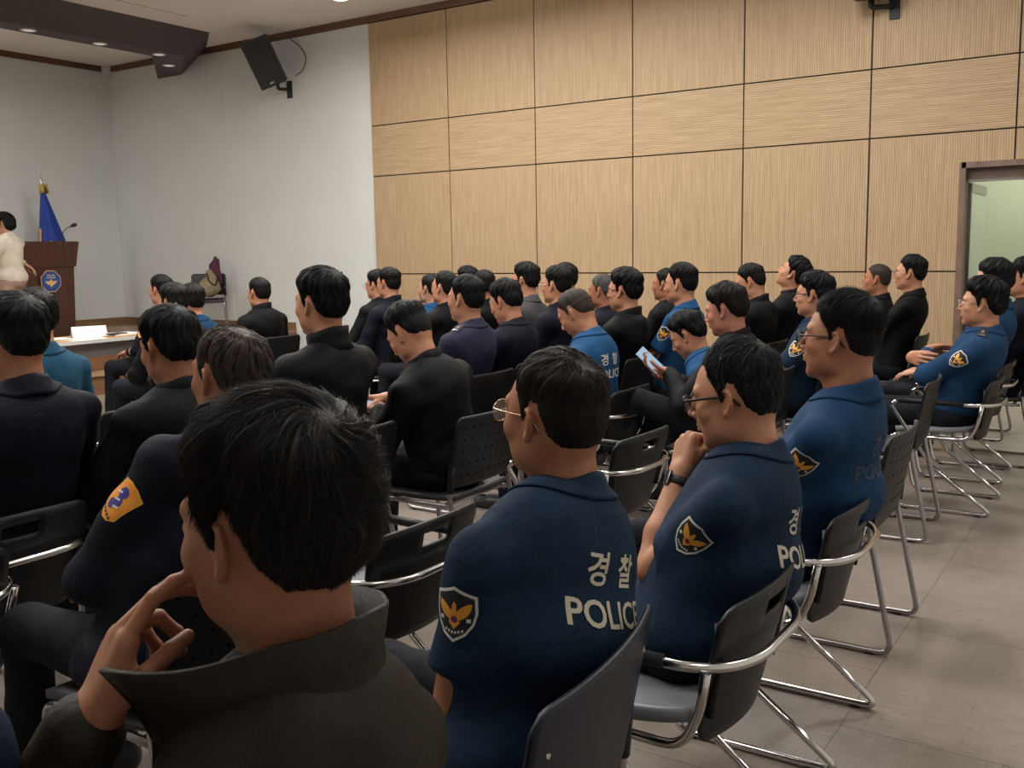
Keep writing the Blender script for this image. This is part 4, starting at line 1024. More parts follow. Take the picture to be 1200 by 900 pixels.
# flag on a pole
fg = empty('police_flag', (7.93, 13.0, ZS + .018), label='furled blue flag with gold fringe on a spear-topped pole behind the lectern', cat='flag')
bm = bmesh.new(); lathe(bm, [(.17, 0), (.17, .03), (.05, .06), (.02, .09)], 20); obj('base', bm, M['gold_metal'], fg)
bm = bmesh.new(); tube(bm, [(0, 0, .05), (0, 0, 1.96)], .014, 10); obj('pole', bm, M['gold_metal'], fg)
bm = bmesh.new(); tube(bm, [(0, 0, 1.96), (0, 0, 2.0), (0, 0, 2.04), (0, 0, 2.10), (0, 0, 2.20)], [.014, .012, .024, .016, .002], 10); obj('spearhead', bm, M['silver'], fg)
bm = bmesh.new(); ns, nr = 40, 16; P = np.zeros((nr, ns + 1, 3))
for i in range(nr):
    q = i / (nr - 1); z = 1.98 - q * 1.6; a = min(.035 + .62 * q, .33) - .10 * max(0, q - .55)
    for k_ in range(ns + 1):
        th = 2 * PI * k_ / ns; rr = a * (1 + .09 * math.sin(th * 7 + 1))
        P[i, k_] = (rr * math.cos(th) * .58 + a * .34, rr * .40 * math.sin(th), z)
grid_shell(bm, P, .004); fc = obj('cloth', bm, M['flagblue'], fg)
bm = bmesh.new(); P2 = P[5:, 19:22].copy(); P2[:, :, 0] -= .010; grid_shell(bm, P2, .012); obj('fringe', bm, simple('fringe_gold', (.42, .24, .08), .7), fc)
bm = bmesh.new(); b3 = np.random.RandomState(3)
for k_ in range(9):
    a = b3.uniform(0, 6.28); tube(bm, [(0, 0, 2.04), (.045 * math.cos(a) + .02, .04 * math.sin(a), 2.01 + .03 * b3.rand()), (.065 * math.cos(a) + .03, .05 * math.sin(a), 1.93)], [.014, .024, .016], 8)
obj('ribbon', bm, simple('ribbon_gold', (.40, .27, .07), .6), fg)
bm = bmesh.new()
for k_ in range(5):
    x = .0 + k_ * .052; box(bm, x, x + .030, -.105, -.100, 1.24, 1.272)
obj('letters', bm, M['patch_white'], fc)
# speaker's table
tb_ = empty('conference_table', (4.95, 8.0, 0), label='long light wood table with a grey modesty panel in front of the stage', cat='table')
TT = wood_plain('table_top', (.42, .25, .13), (.52, .33, .18), .3, (1, 8, 8)); TG = simple('table_grey', (.24, .235, .23), .5)
bm = bmesh.new(); box(bm, -1.8, .80, -.22, .42, .715, .74, bev=.004); tt = obj('table_top', bm, TT, tb_)
bm = bmesh.new(); box(bm, -1.8, .805, -.226, -.221, .712, .742); box(bm, .801, .806, -.226, .42, .712, .742); obj('edge_band', bm, simple('edge_white', (.48, .47, .45), .5), tt)
bm = bmesh.new(); box(bm, -1.7, .72, -.10, -.085, .58, .715); obj('modesty_panel', bm, TG, tb_)
for x in (-1.7, -.5, .68):
    bm = bmesh.new(); box(bm, x, x + .04, -.15, .34, .66, .70); box(bm, x, x + .04, .08, .12, .05, .68); box(bm, x - .0, x + .04, -.18, .36, .0, .05, bev=.008); obj('leg', bm, TG, tb_)
TZ = .7405
nc = empty('name_card', (5.30, 8.12, TZ), rz=-.32, label='white folded name card standing on the table', cat='name card')
bm = bmesh.new()
for s in (-1, 1):
    vs = [bm.verts.new(p) for p in ((-.15, s * .045, 0), (.15, s * .045, 0), (.15, 0, .10), (-.15, 0, .10))]; vs2 = [bm.verts.new(v.co + Vector((0, -s * .002, -.001))) for v in vs]
    bm.faces.new(vs); bm.faces.new(vs2[::-1])
obj('card', bm, simple('paper_white', (.66, .66, .66), .6), nc)
tx = bmesh.new(); r9 = random.Random(4)
for k_ in range(9):
    for q in range(3):
        x = -.10 + k_ * .024 + r9.uniform(0, .010); z = .040 + r9.uniform(0, .022); L_ = r9.uniform(.006, .014); h_ = .0035
        vs = [(x, z), (x + L_, z + r9.uniform(-.004, .004)), (x + L_, z + h_), (x, z + h_)] if q else [(x, z), (x + h_, z), (x + h_, z + L_), (x, z + L_)]
        tx.faces.new([tx.verts.new((u, -.0465 + .45 * w_ - .0012, w_)) for u, w_ in vs])
tx.normal_update()
for f in tx.faces:
    if f.normal.y > 0: f.normal_flip()
obj('writing', tx, simple('ink_grey', (.22, .22, .30), .7), nc)
rs = np.random.RandomState(5); PW_ = bpy.data.materials['paper_white']
def paper(x, y, rz, w, h, label, th=.002, mat=PW_, nm='paper_sheet', z=TZ):
    bm = bmesh.new(); box(bm, -w / 2, w / 2, -h / 2, h / 2, 0, th); return tag(obj(nm, bm, mat, loc=(x, y, z), rz=rz), label, 'paper' if nm == 'paper_sheet' else nm.replace('_', ' '), 'papers on the table' if nm == 'paper_sheet' else None)
paper(5.12, 7.90, .2, .30, .21, 'white sheet lying flat in front of the name card')
paper(5.0, 8.22, -.1, .30, .21, 'white sheet lying just behind the name card')
paper(5.56, 7.98, .1, .34, .25, 'tan folder lying open at the right end of the table', .006, simple('folder_tan', (.42, .27, .15), .7), 'document_folder')
paper(5.57, 8.03, .06, .30, .21, 'thick white document resting on the tan folder', .012, z=TZ + .0065)
bm = bmesh.new(); box(bm, -.09, .09, -.05, .05, 0, .008, bev=.002); cv = obj('phone_case', bm, M['rubber'], loc=(5.48, 7.97, TZ + .019), rz=.2); tag(cv, 'black phone case lying on the papers at the table end', 'phone')
bm = bmesh.new(); box(bm, -.078, .078, -.042, .042, .0082, .0092); obj('screen', bm, M['watch_glass'], cv)
# ------------------------------------------------------------------ camera
F_PX = 1146.35; CAMZ = 1.43; yaw_, pit_, rol_ = (math.radians(a) for a in (56.487, 7.628, -1.043))
cf_ = np.array([math.sin(yaw_) * math.cos(pit_), math.cos(yaw_) * math.cos(pit_), -math.sin(pit_)]); cr_ = np.array([math.cos(yaw_), -math.sin(yaw_), 0]); cu_ = np.cross(cr_, cf_)
cr_, cu_ = math.cos(rol_) * cr_ + math.sin(rol_) * cu_, -math.sin(rol_) * cr_ + math.cos(rol_) * cu_
cam = bpy.data.cameras.new('camera'); co = bpy.data.objects.new('camera', cam); C.objects.link(co); bpy.context.scene.camera = co
cam.sensor_width = 36; cam.lens = F_PX / 1200 * 36; cam.clip_start = .05
co.matrix_world = Matrix(((cr_[0], cu_[0], -cf_[0], 0), (cr_[1], cu_[1], -cf_[1], 0), (cr_[2], cu_[2], -cf_[2], CAMZ), (0, 0, 0, 1)))
def seen(x, y, d):
    """place in the room of something measured at pixel x, y and distance d"""
    return (cf_ + cr_ * (x - 600) / F_PX - cu_ * (y - 450) / F_PX) * d + np.array((0, 0, CAMZ))
# ------------------------------------------------------------------ audience
H_SHORT = dict(top=.017, side=.005, back=.008, fade=.05, clump=.0012, lift=.004, len=1.6)
H_MID = dict(top=.024, side=.006, back=.010, fade=.05, clump=.0014)
H_FULL = dict(top=.030, side=.010, back=.014, fade=.04, clump=.002, front=-.010)
H_CREW = dict(top=.010, side=.002, back=.003, fade=.05, clump=.0006, lift=.002)
H_SPIKE = dict(top=.024, side=.003, back=.005, fade=.06, lift=.012, mess=.3, clump=.002, quiff=.008)
H_THIN = dict(top=.012, side=.007, back=.010, fade=.05, clump=.0014, front=.012)
PEOPLE = [
 # key, cx, top, chin, d, wear, cloth, lean, hair, extra, label, nick
 ('olive', 316, 482, 757, 1.06, 'jacket', 'olive', -.02, dict(top=.034, side=.011, back=.021, fade=.055, clump=.003, lift=.012, mess=.22, wave=1.0, swirl=.55, len=2.0, burn=.006), dict(res=.0026, cres=.006, hres=220, strands=30000, hw=.00038, hyaw=.04, pitch=-.03, collar='big', cw=.004, cz=-.010, flare=.095, copen=128, drop=.135, bw=.90, neck=.058, skin='skin_tan', hmat='brown', hands=(-1, 1), fat=.01,
    L=((-.150, .095, .955), (-.35, .35, -1), (.46, .02, .85), (-.85, .35, .30), (.9, .8, .5), (.5, .5), ((.25, .35, .3), (.5, .6, .4), (1.0, 1.0, .6), (1.1, 1.1, .7)))),
    'man in a dark olive jacket resting his hand at his mouth, largest in the foreground', 'man in the olive jacket'),
 ('p1', 648, 415, 560, 1.86, 'polo', 'navy', .0, dict(top=.018, side=.005, back=.008, fade=.06, clump=.0005, lift=.003, len=1.5, bald=(.05, -.55, .83, 20, .55)), dict(res=.0028, cres=.006, hres=180, strands=20000, hw=.0004, hyaw=-.20, pitch=.05, L=((.09, .185, .63), (-.7, -.3, -.6), (.9, .1, -.1), (.1, .4, .9), (.4, .5, .4), (.5, .3)), R=((.12, .15, .64), (.8, -.3, -.6), (-.9, -.25, -.1), (0, .4, .9), (.4, .5, .4), (.5, .3)), letters=dict(t=.64, dx=-.015), patch=dict(az=.22, rot=.12), dx=-.14, yaw=-.07, shf=.03, drop=.122, slump=.02, hip=1.2, bw=1.22, seams=True, skin='skin_tan', glasses=dict(mat='gold_metal', r=.0011, w=.024, h=.021, pow=2.1), hmat='brown', fat=.01),
    'navy polo officer with gold-rimmed glasses and white back lettering, beside the olive jacket', 'officer in gold-rimmed glasses'),
 ('p2', 860, 399, 530, 2.33, 'polo', 'navy', -.06, dict(top=.021, side=.006, back=.009, fade=.05, clump=.0025, lift=.008, mess=.25, front=.010, len=1.6), dict(res=.0028, cres=.006, hres=180, strands=16000, hw=.00045, hyaw=.06, pitch=-.16, letters=dict(t=.64, dx=.0), patch=dict(az=.10), skin='skin', hmat='salt', dx=-.07, yaw=.12, slump=.04, drop=.090, bw=1.16, hip=1.28, fat=.02, seams=True, glasses=dict(r=.0024, w=.026, h=.017, pow=3.2, tr=.0032),
    L=((.075, .065, .885), (-.45, .25, -.9), (.42, -.05, .9), (-.72, .55, .25), (1.45, 1.5, .9), (.35, .45)), R=((.03, .11, .66), (.8, -.1, -.6), (-.8, -.55, .05), (0, .35, .9), (.5, .6, .4), (.7, .3)), watch=-1),
    'navy polo officer in black glasses with fist at chin and black wrist band', 'officer with his fist at his chin'),
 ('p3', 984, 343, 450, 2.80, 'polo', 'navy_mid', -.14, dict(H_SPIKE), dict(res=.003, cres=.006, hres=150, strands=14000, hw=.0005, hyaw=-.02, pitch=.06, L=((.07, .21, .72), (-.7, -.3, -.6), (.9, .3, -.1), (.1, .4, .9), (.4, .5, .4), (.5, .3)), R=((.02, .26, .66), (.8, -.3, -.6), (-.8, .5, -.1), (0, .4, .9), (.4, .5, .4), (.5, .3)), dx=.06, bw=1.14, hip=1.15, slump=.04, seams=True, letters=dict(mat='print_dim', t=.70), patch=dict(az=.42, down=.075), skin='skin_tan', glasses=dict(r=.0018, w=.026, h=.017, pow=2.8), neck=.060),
    'officer in a bright navy polo with spiky hair and thin black glasses, leaning back', 'officer with spiky hair'),
 ('crossed', 1150, 329, 382, 5.25, 'shirt', 'navy_mid', -.12, dict(top=.036, side=.014, back=.018, fade=.03, clump=.003, front=-.006, mess=.25), dict(res=.0045, cres=.008, hres=90, strands=5000, L='cross', R='cross', patch=dict(az=.0), boards=True, skin='skin', glasses=dict(mat='wire_metal', r=.0012, pow=2.1), pitch=.04, knees={-1: ((-.12, .50, .50), (-.16, .66, .12)), 1: ((.12, .50, .50), (.12, .68, .12))}),
    'officer in a long-sleeved blue uniform shirt with black shoulder boards and folded arms, wavy hair', 'officer with folded arms'),
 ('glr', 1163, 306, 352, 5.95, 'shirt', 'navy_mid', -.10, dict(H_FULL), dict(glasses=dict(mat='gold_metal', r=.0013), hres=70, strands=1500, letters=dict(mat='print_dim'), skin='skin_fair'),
    'officer in a blue shirt and glasses half hidden behind the officer with folded arms', 'officer behind the folded arms'),
 ('cap', 1199, 301, 348, 6.35, 'jacket', 'jnavy', -.10, dict(H_MID), dict(hres=70, strands=1500), 'man in a dark jacket cut off by the right edge before the doorway', 'man before the doorway'),
 ('edge', 0, 0, 0, 0, 'jacket', 'jblue', .0, dict(H_MID), dict(head=(.25, 1.0, 1.20), cres=.010, hres=60, res=.009, strands=0), 'person in a dark blue jacket of whom only one sleeve shows at the lower left', 'person at the lower left'),
 ('bald', 270, 377, 503, 2.36, 'jacket', 'jnavy', -.02, dict(H_THIN, bald=(.10, -.35, .93, 34, .92)), dict(res=.0038, cres=.007, hres=140, strands=9000, hw=.0005, hyaw=-.08, skin='skin_tan', hmat='thin', fat=.045, patch='orange', slump=.05, hip=1.3, neck=.062, L='clasp', R='clasp', epaulet=True, collar='fold', bw=1.22, dx=-.16, drop=.085),
    'stocky officer in a black jacket with an orange shoulder patch and thinning hair', 'stocky officer with the orange patch'),
 ('phone', 850, 335, 391, 5.0, 'jacket', 'jblack', .02, dict(H_FULL, top=.028), dict(res=.0045, cres=.009, hres=90, strands=3500, hyaw=.05, pitch=-.22, skin='skin_red', hmat='brown', L=((-.13, .27, .80), (-.7, -.4, -.8), (-.35, .9, .3), (.3, -.3, -.9), (.5, .6, .4), (.6, .3)), R=((.02, .28, .74), (.7, -.4, -.8), (-.6, .8, .1), (.3, -.2, -.9), (.5, .7, .5), (.5, .3)),
    knees={-1: ((-.20, .42, .655), (-.30, .62, .40)), 1: ((.10, .46, .53), (.02, .60, .10))}, shoe_rot={-1: (-.3, 0, .5)}),
    'man in a black jacket with legs crossed looking down at a pale blue phone', 'man with the raised phone'),
 ('bent', 806, 367, 418, 5.6, 'polo', 'blue', .34, dict(H_FULL, front=-.004), dict(res=.0045, cres=.009, hres=90, strands=3500, hyaw=.1, pitch=-.55, L='clasp', R='clasp'),
    'officer in a blue shirt bent far forward with his face down', 'officer bent forward'),
 ('glb', 953, 321, 369, 5.75, 'polo', 'navy', -.08, dict(H_FULL), dict(res=.005, cres=.009, hres=90, strands=3500, patch=dict(az=0), glasses=dict(r=.0019, pow=2.2), skin='skin', L='lap'),
    'young short-sleeved officer in black glasses behind the spiky-haired officer', 'young officer in black glasses'),
 ('wall2', 1066, 300, 339, 7.25, 'polo', 'jblack', -.10, dict(H_MID, top=.028), dict(hres=70, strands=1500, glasses=dict(mat='wire_metal', r=.0014), pitch=.05, skin='skin', collar='fold', L='cross', R='cross'), 'man in a black shirt and glasses sitting upright nearest the oak wall and door', 'man in black nearest the door'),
 ('wall1', 1027, 309, 344, 7.9, 'polo', 'jblack', -.10, dict(H_CREW), dict(hres=70, strands=1200, pitch=.06, hmat='crop', skin='skin_tan', L='cross', R='cross'), 'crew-cut man in black, left of the upright man by the oak wall', 'man with the crew cut'),
 ('leftm', 14, 347, 446, 2.9, 'shirt', 'jnavy', -.06, dict(H_MID), dict(res=.0045, cres=.008, hres=110, strands=7000, hw=.0006, hyaw=.12, collar='fold', skin='skin_tan'), 'man in a dark navy shirt seen from behind at the left edge', 'man at the left edge'),
 ('darkh', 198, 363, 451, 3.25, 'jacket', 'jblack', -.02, dict(H_FULL, top=.026, swirl=.1), dict(res=.0045, cres=.008, hres=110, strands=8000, hw=.0006, hyaw=-.02, pitch=-.14, skin='skin_tan'), 'black-jacketed man with smooth straight hair, right of the man at the left edge', 'man with smooth hair'),
 ('bigback', 375, 320, 392, 3.75, 'jacket', 'jblack', -.04, dict(H_FULL, top=.030), dict(res=.0045, cres=.008, hres=100, strands=6000, hw=.0006, bw=1.10, fat=.02, hyaw=-.02, cz=.012), 'broad-backed man in a black jacket with a high collar, in the centre left', 'broad-backed man'),
 ('downm', 480, 356, 425, 4.2, 'jacket', 'jblack', .16, dict(H_SPIKE, side=.006, lift=.008), dict(res=.0045, cres=.008, hres=100, strands=5000, hyaw=0, pitch=-.62, skin='skin', dx=.06, L=((-.10, .30, .76), (-.7, -.4, -.8), (-.1, .95, .2), (.35, -.2, -.9), (.4, .5, .4), (.6, .3)), R=((-.03, .33, .80), (.7, -.4, -.6), (-.75, .6, .0), (.1, .3, .9), (.5, .4, .2), (.5, .3)), wear2='sleeve'),
    'man in a black jacket bowing his head over a phone held in both hands', 'man bowed over his phone'),
 ('bluep', 675, 338, 394, 5.25, 'polo', 'blue', .12, dict(H_CREW, top=.012, side=.006, back=.005), dict(res=.0045, cres=.009, hres=90, strands=3500, hyaw=.05, pitch=-.60, hmat='crop', letters=dict(mat='patch_white', dx=-.03), patch=dict(az=0), skin='skin', L='clasp', R='clasp', strap=True),
    'officer in a bright blue shirt with cropped hair, looking down, lettering on his back', 'officer with cropped hair in bright blue'),
 ('blkgl', 731, 318, 362, 6.1, 'jacket', 'jblack', -.08, dict(H_FULL, top=.034), dict(hood=True, hres=80, strands=2500, glasses=dict(r=.0018), res=.0055, collar='stand'), 'man in a black hooded jacket and dark glasses behind the cropped-haired officer', 'man in the hooded jacket and glasses'),
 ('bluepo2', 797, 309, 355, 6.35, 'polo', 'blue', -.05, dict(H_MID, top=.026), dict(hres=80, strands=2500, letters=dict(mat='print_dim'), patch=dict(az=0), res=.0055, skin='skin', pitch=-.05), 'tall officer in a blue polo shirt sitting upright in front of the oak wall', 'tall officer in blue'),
 ('hood', 879, 309, 351, 7.0, 'jacket', 'jblack', .0, dict(H_SHORT, top=.02), dict(hood=True, hres=80, strands=2000, hyaw=.15, pitch=-.30, skin='skin', res=.006), 'man in a black hooded jacket with short hair looking down', 'hooded man looking down'),
 ('lookup', 929, 302, 337, 7.4, 'jacket', 'jblack', -.10, dict(H_FULL), dict(hres=80, strands=1500, pitch=.50, skin='skin', res=.006), 'man in a black jacket tilting his head far back', 'man with his head tilted back'),
 ('teal', 40, 345, 402, 4.45, 'polo', 'teal', -.02, dict(H_FULL, top=.026), dict(res=.0055, cres=.010, hres=80, strands=3000), 'officer in a teal blue shirt behind the man at the left edge', 'officer in teal'),
 ('purple', 545, 325, 375, 5.45, 'shirt', 'jpurple', -.04, dict(H_MID), dict(res=.0055, hres=80, strands=2500, boards=True, skin='skin'), 'officer in a dark violet uniform shirt with a badge on the shoulder', 'officer in dark violet'),
 ('navy2', 592, 329, 378, 6.05, 'shirt', 'jnavy', .02, dict(H_FULL, front=-.004), dict(res=.0055, hres=80, strands=2500, pitch=-.32, skin='skin'), 'man in a black-navy shirt with his head lowered right of the officer in dark violet', 'man with lowered head'),
 ('h650', 651, 315, 353, 6.8, 'jacket', 'jnavy', -.02, dict(H_MID, top=.028), dict(hres=70, strands=1500, glasses=dict(mat='wire_metal', r=.0015), skin='skin', fat=.02), 'man in a dark navy jacket and thin glasses, in front of another dark head', 'man in thin glasses'),
 ('gray700', 705, 321, 360, 7.2, 'jacket', 'jnavy', .0, dict(H_THIN, front=.0), dict(hres=70, strands=1500, hmat='grey', skin='skin_tan', hyaw=.05, pitch=-.05), 'grey-haired man in a dark jacket behind the man in the hooded jacket', 'grey-haired man'),
 ('m773', 779, 315, 351, 7.8, 'jacket', 'jblack', -.05, dict(H_SHORT), dict(hres=70, strands=800, skin='skin_tan'), 'man in a black jacket half hidden behind the tall officer in blue', 'man behind the tall officer'),
 ('gray616', 615, 310, 346, 7.45, 'shirt', 'jgrey', -.05, dict(H_FULL), dict(hres=70, strands=1500, glasses=dict(mat='blackplastic', r=.0016), skin='skin'), 'man in a plain grey shirt and glasses', 'man in grey'),
 ('h660', 661, 308, 345, 8.0, 'jacket', 'jblack', -.05, dict(H_MID), dict(hres=60, strands=600), 'dark-haired person hidden behind the man in thin glasses, only the hair showing', 'person behind the thin glasses'),
 ('h568', 567, 318, 350, 8.0, 'jacket', 'jblack', -.02, dict(H_SHORT, back=.006), dict(hres=70, strands=1000, skin='skin_tan', hyaw=-.5), 'man in a charcoal jacket with a short shaved neckline seen from behind', 'man with the shaved neckline'),
 ('h547', 547, 311, 346, 9.1, 'jacket', 'jblack', -.05, dict(H_FULL), dict(hres=60, strands=1000), 'person with bushy black hair rising over the heads in front of the oak wall', 'person with bushy hair'),
 ('h515', 520, 321, 352, 7.6, 'jacket', 'jblack', -.05, dict(H_SHORT, top=.02, front=.008), dict(hres=70, strands=1000, pitch=.08, L=((-.05, .24, .86), (-.7, -.4, -.8), (-.2, .5, .8), (-.5, -.3, .5), (.6, .7, .5), (.5, .4)), skin='skin'), 'man in a black jacket raising his chin, hands joined in front of him', 'man with the raised chin'),
 ('h500', 503, 322, 354, 8.45, 'polo', 'blue', -.05, dict(H_SHORT, front=.006), dict(hres=70, strands=800, glasses=dict(mat='wire_metal', r=.0015), pitch=.05, skin='skin_fair'), 'officer in a blue shirt and thin glasses whose face shows in profile', 'officer in profile'),
 ('h455', 455, 313, 350, 8.15, 'jacket', 'jnavy', .0, dict(H_MID, back=.008), dict(hres=80, strands=1500, res=.006, skin='skin', hyaw=-.05), 'slim man in a dark navy jacket in front of the edge of the white wall', 'slim man at the white wall edge'),
 ('h440', 441, 317, 350, 8.9, 'jacket', 'jblack', .0, dict(H_FULL), dict(hres=60, strands=800, glasses=dict(mat='wire_metal', r=.0015), hyaw=.1), 'man in glasses peeking out behind the slim man at the white wall', 'man peeking out'),
 ('far300', 303, 326, 359, 8.2, 'jacket', 'jblack', .02, dict(H_SHORT), dict(hres=80, strands=1500, res=.006, skin='skin', hyaw=-.05, cz=.015), 'man in a black jacket with a raised collar alone in front of the white wall', 'man alone before the white wall'),
 ('l185', 188, 324, 355, 8.4, 'shirt', 'jnavy', .0, dict(H_MID), dict(hres=80, strands=1500, res=.006, skin='skin', hyaw=.12, glasses=dict(mat='wire_metal', r=.0014), patch='gold', L='lap', yaw=.25), 'officer in dark uniform with a gold sleeve badge sitting at the table end', 'officer at the table end'),
 ('h222', 224, 336, 368, 7.5, 'polo', 'navy_mid', -.02, dict(H_MID), dict(hres=70, strands=1000, skin='skin'), 'officer in a blue shirt with dark hair behind the greying head', 'officer behind the greying head'),
 ('h205', 203, 336, 372, 6.9, 'jacket', 'jblack', -.02, dict(H_FULL, front=-.01), dict(hres=80, strands=2000, hmat='salt'), 'person with full greying hair just above the man with smooth hair', 'person with greying hair'),
]
CH_A = dict(leftm=1, p2=1, p3=1, crossed=1, bluep=1, glr=1, edge=1, teal=1)
INFO = {}; seats = []
ONLY = globals().get('ONLY')
for i, (key, cx, top, chin, d, wear, cloth, lean, hair, ex, label, nick) in enumerate(PEOPLE):
    ex = dict(ex); head = ex.pop('head', None)
    if head is None: head = seen(cx, (top + chin) / 2 + 1.5, d)
    pel = ex.pop('pel', (head[0] + ex.pop('dx', 0), head[1] - lean)); sp = dict(label=label, head=head, pelvis=pel, wear=wear, cloth=cloth, hair=hair, seed=i + 1, res=.007, cres=.011, legs=True)
    patch = ex.pop('patch', None); sp.update(ex)
    if isinstance(patch, dict): sp['patch'] = patch
    seats.append((key, pel, nick, sp.get('yaw', 0)))
    if ONLY and key not in ONLY: continue
    inf = person(sp, M); INFO[key] = inf
    if patch == 'orange':
        q = [(-.036, .040), (-.012, .050), (.012, .050), (.036, .040), (.036, -.030), (.020, -.046), (0, -.052), (-.020, -.046), (-.036, -.030)]
        z = lambda cx_, cy_, r_: [(cx_ + r_ * math.cos(a_ * PI / 4), cy_ + r_ * math.sin(a_ * PI / 4)) for a_ in range(8)]
        polys = [(q, 2, 0), ([(x * .90, y * .90) for x, y in q], 3, .0006), (z(-.004, .020, .014), 4, .0012), (z(.004, 0, .012), 4, .0013), (z(-.006, -.016, .012), 4, .0012)] + [([(-.02 + k * .012, .008 - k * .012), (-.006 + k * .012, .016 - k * .012), (-.008 + k * .012, .020 - k * .012), (-.021 + k * .012, .012 - k * .012)], 0, .0018) for k in range(3)] + [([(-.022 + k * .010, -.040), (-.016 + k * .010, -.040), (-.016 + k * .010, -.033), (-.022 + k * .010, -.033)], 1, .0014) for k in range(5)]
        side_patch(inf, M, polys=polys, az=.0, rot=-.35, down=.10, mats=[M['patch_white'], M['patch_black'], M['patch_gold'], M['patch_orange'], M['patch_blue']], label='orange shoulder patch with blue figures')
    if sp.get('seams'):
        seam(inf, M, [(-.055, .19), (-.085, .06), (-.150, -.12), (-.165, -.20)]); seam(inf, M, [(.055, .19), (.085, .06), (.150, -.12), (.165, -.20)])
    if patch == 'gold': side_patch(inf, M, az=.1, down=.12, mats=[M['patch_gold'], M['patch_gold'], M['patch_black'], M['patch_red'], M['patch_blue']])
    if sp.get('epaulet'):
        bm = shape_mesh([([(-.022, -.055), (.022, -.055), (.022, .045), (0, .062), (-.022, .045)], 0, .005), ([(.008 * math.cos(a_ * PI / 5), .040 + .008 * math.sin(a_ * PI / 5)) for a_ in range(10)], 1, .007)], .012)
        project(bm, inf['bvh'], inf['at'](1, 0) - inf['X'] * .115 - inf['up'] * .03, -inf['fwd'], inf['X'], (0, 0, -1)); obj('epaulette', bm, [M['jnavy'], M['silver']], inf['cloth'])
    if sp.get('watch'):
        E_, W_, R_, po = inf['arms'][sp['watch']]; u = (W_ - E_) / np.linalg.norm(W_ - E_); c_ = W_ - u * .030
        bm = bmesh.new(); x_, z_ = R_[:, 0], R_[:, 2]; pts = [c_ + (x_ * math.cos(a) * .0315 + np.cross(u, x_) * math.sin(a) * .0275) for a in np.linspace(0, 2 * PI, 25)[:-1]]
        A_ = []
        for p_ in pts:
            A_.append([p_ - u * .011, p_ + u * .011])
        A_.append(A_[0]); grid_shell(bm, A_, .004); bmesh.ops.recalc_face_normals(bm, faces=bm.faces[:]); wb = obj('wrist_band', bm, M['rubber'], inf['body'])
        zz = np.cross(u, x_); zz = zz if zz @ z_ > 0 else -zz; Mw = Matrix([[x_[k], u[k], zz[k], c_[k] + zz[k] * .0285] for k in range(3)] + [[0, 0, 0, 1]])
        bm = bmesh.new(); box(bm, -.010, .010, -.019, .019, 0, .008, M=Mw, bev=.003); obj('display', bm, M['watch_glass'], wb)
    if key == 'phone':
        K_, A_ = (np.array(q_) for q_ in sp['knees'][-1]); u = (A_ - K_) / np.linalg.norm(A_ - K_)
        bm = bmesh.new(); tube(bm, [A_ - u * .04, A_ + u * .02, A_ + u * .05], [.045, .042, .040], 14); obj('sock', bm, M['sock'], inf['body'])
    if sp.get('strap'):
        tH = inf['toH']; sk = skull_table(None); pp = []
        for a_ in np.linspace(-1, 1, 13):
            dr = np.array((math.sin(a_ * 1.75) * 1.0, -math.cos(a_ * 1.75), .12 - .0 * a_)); dr /= np.linalg.norm(dr); pp.append(tH(HC0 + dr * (tbl(sk, dr[None])[0] + .009)))
        bm = bmesh.new(); tube(bm, pp, .0018, 5); obj('glasses_strap', bm, M['rubber'], inf['body'])
# phones in hands
def held_phone(key, side, off, rx, label, light):
    if key not in INFO: return
    inf = INFO[key]; E_, W_, R_, po = inf['arms'][side]; b_ = inf['body']; Mb = Matrix.Translation(b_.location) @ Matrix.Rotation(b_.rotation_euler.z, 4, 'Z')
    p = Mb @ Vector(W_ + R_ @ np.array(off)); t = empty('smartphone', p, label=label, cat='phone'); zz = Vector(rx[0]).normalized(); yy = Vector(rx[1]); yy = (yy - zz * yy.dot(zz)).normalized(); xx = yy.cross(zz); t.rotation_euler = Matrix([[xx[k], yy[k], zz[k]] for k in range(3)]).to_euler()
    bm = bmesh.new(); box(bm, -.036, .036, -.075, .075, -.0045, .0, bev=.003); obj('case', bm, M['phone_back'], t)
    bm = bmesh.new(); box(bm, -.034, .034, -.072, .072, .0002, .0012); obj('screen', bm, light, t)
held_phone('phone', -1, (.01, .115, -.038), ((-.45, -.75, .50), (-.35, .55, .75)), 'pale blue phone held up by the man with crossed legs', M['phone_light'])
held_phone('downm', -1, (.0, .10, -.034), ((-.3, -.5, .8), (-.1, .8, .5)), 'blue phone in the lap of the man bowing his head', M['phone_light'])
if 'downm' in INFO:
    E_, W_, R_, po = INFO['downm']['arms'][-1]; u = (W_ - E_) / np.linalg.norm(W_ - E_); bm = bmesh.new(); x_ = R_[:, 0]; y_ = np.cross(u, x_)
    tube(bm, [W_ - u * .02 + x_ * math.cos(a) * .0290 + y_ * math.sin(a) * .0255 for a in np.linspace(0, 2 * PI, 21)[:-1]], .0022, 6, closed=True); obj('bracelet', bm, M['rubber'], INFO['downm']['body'])
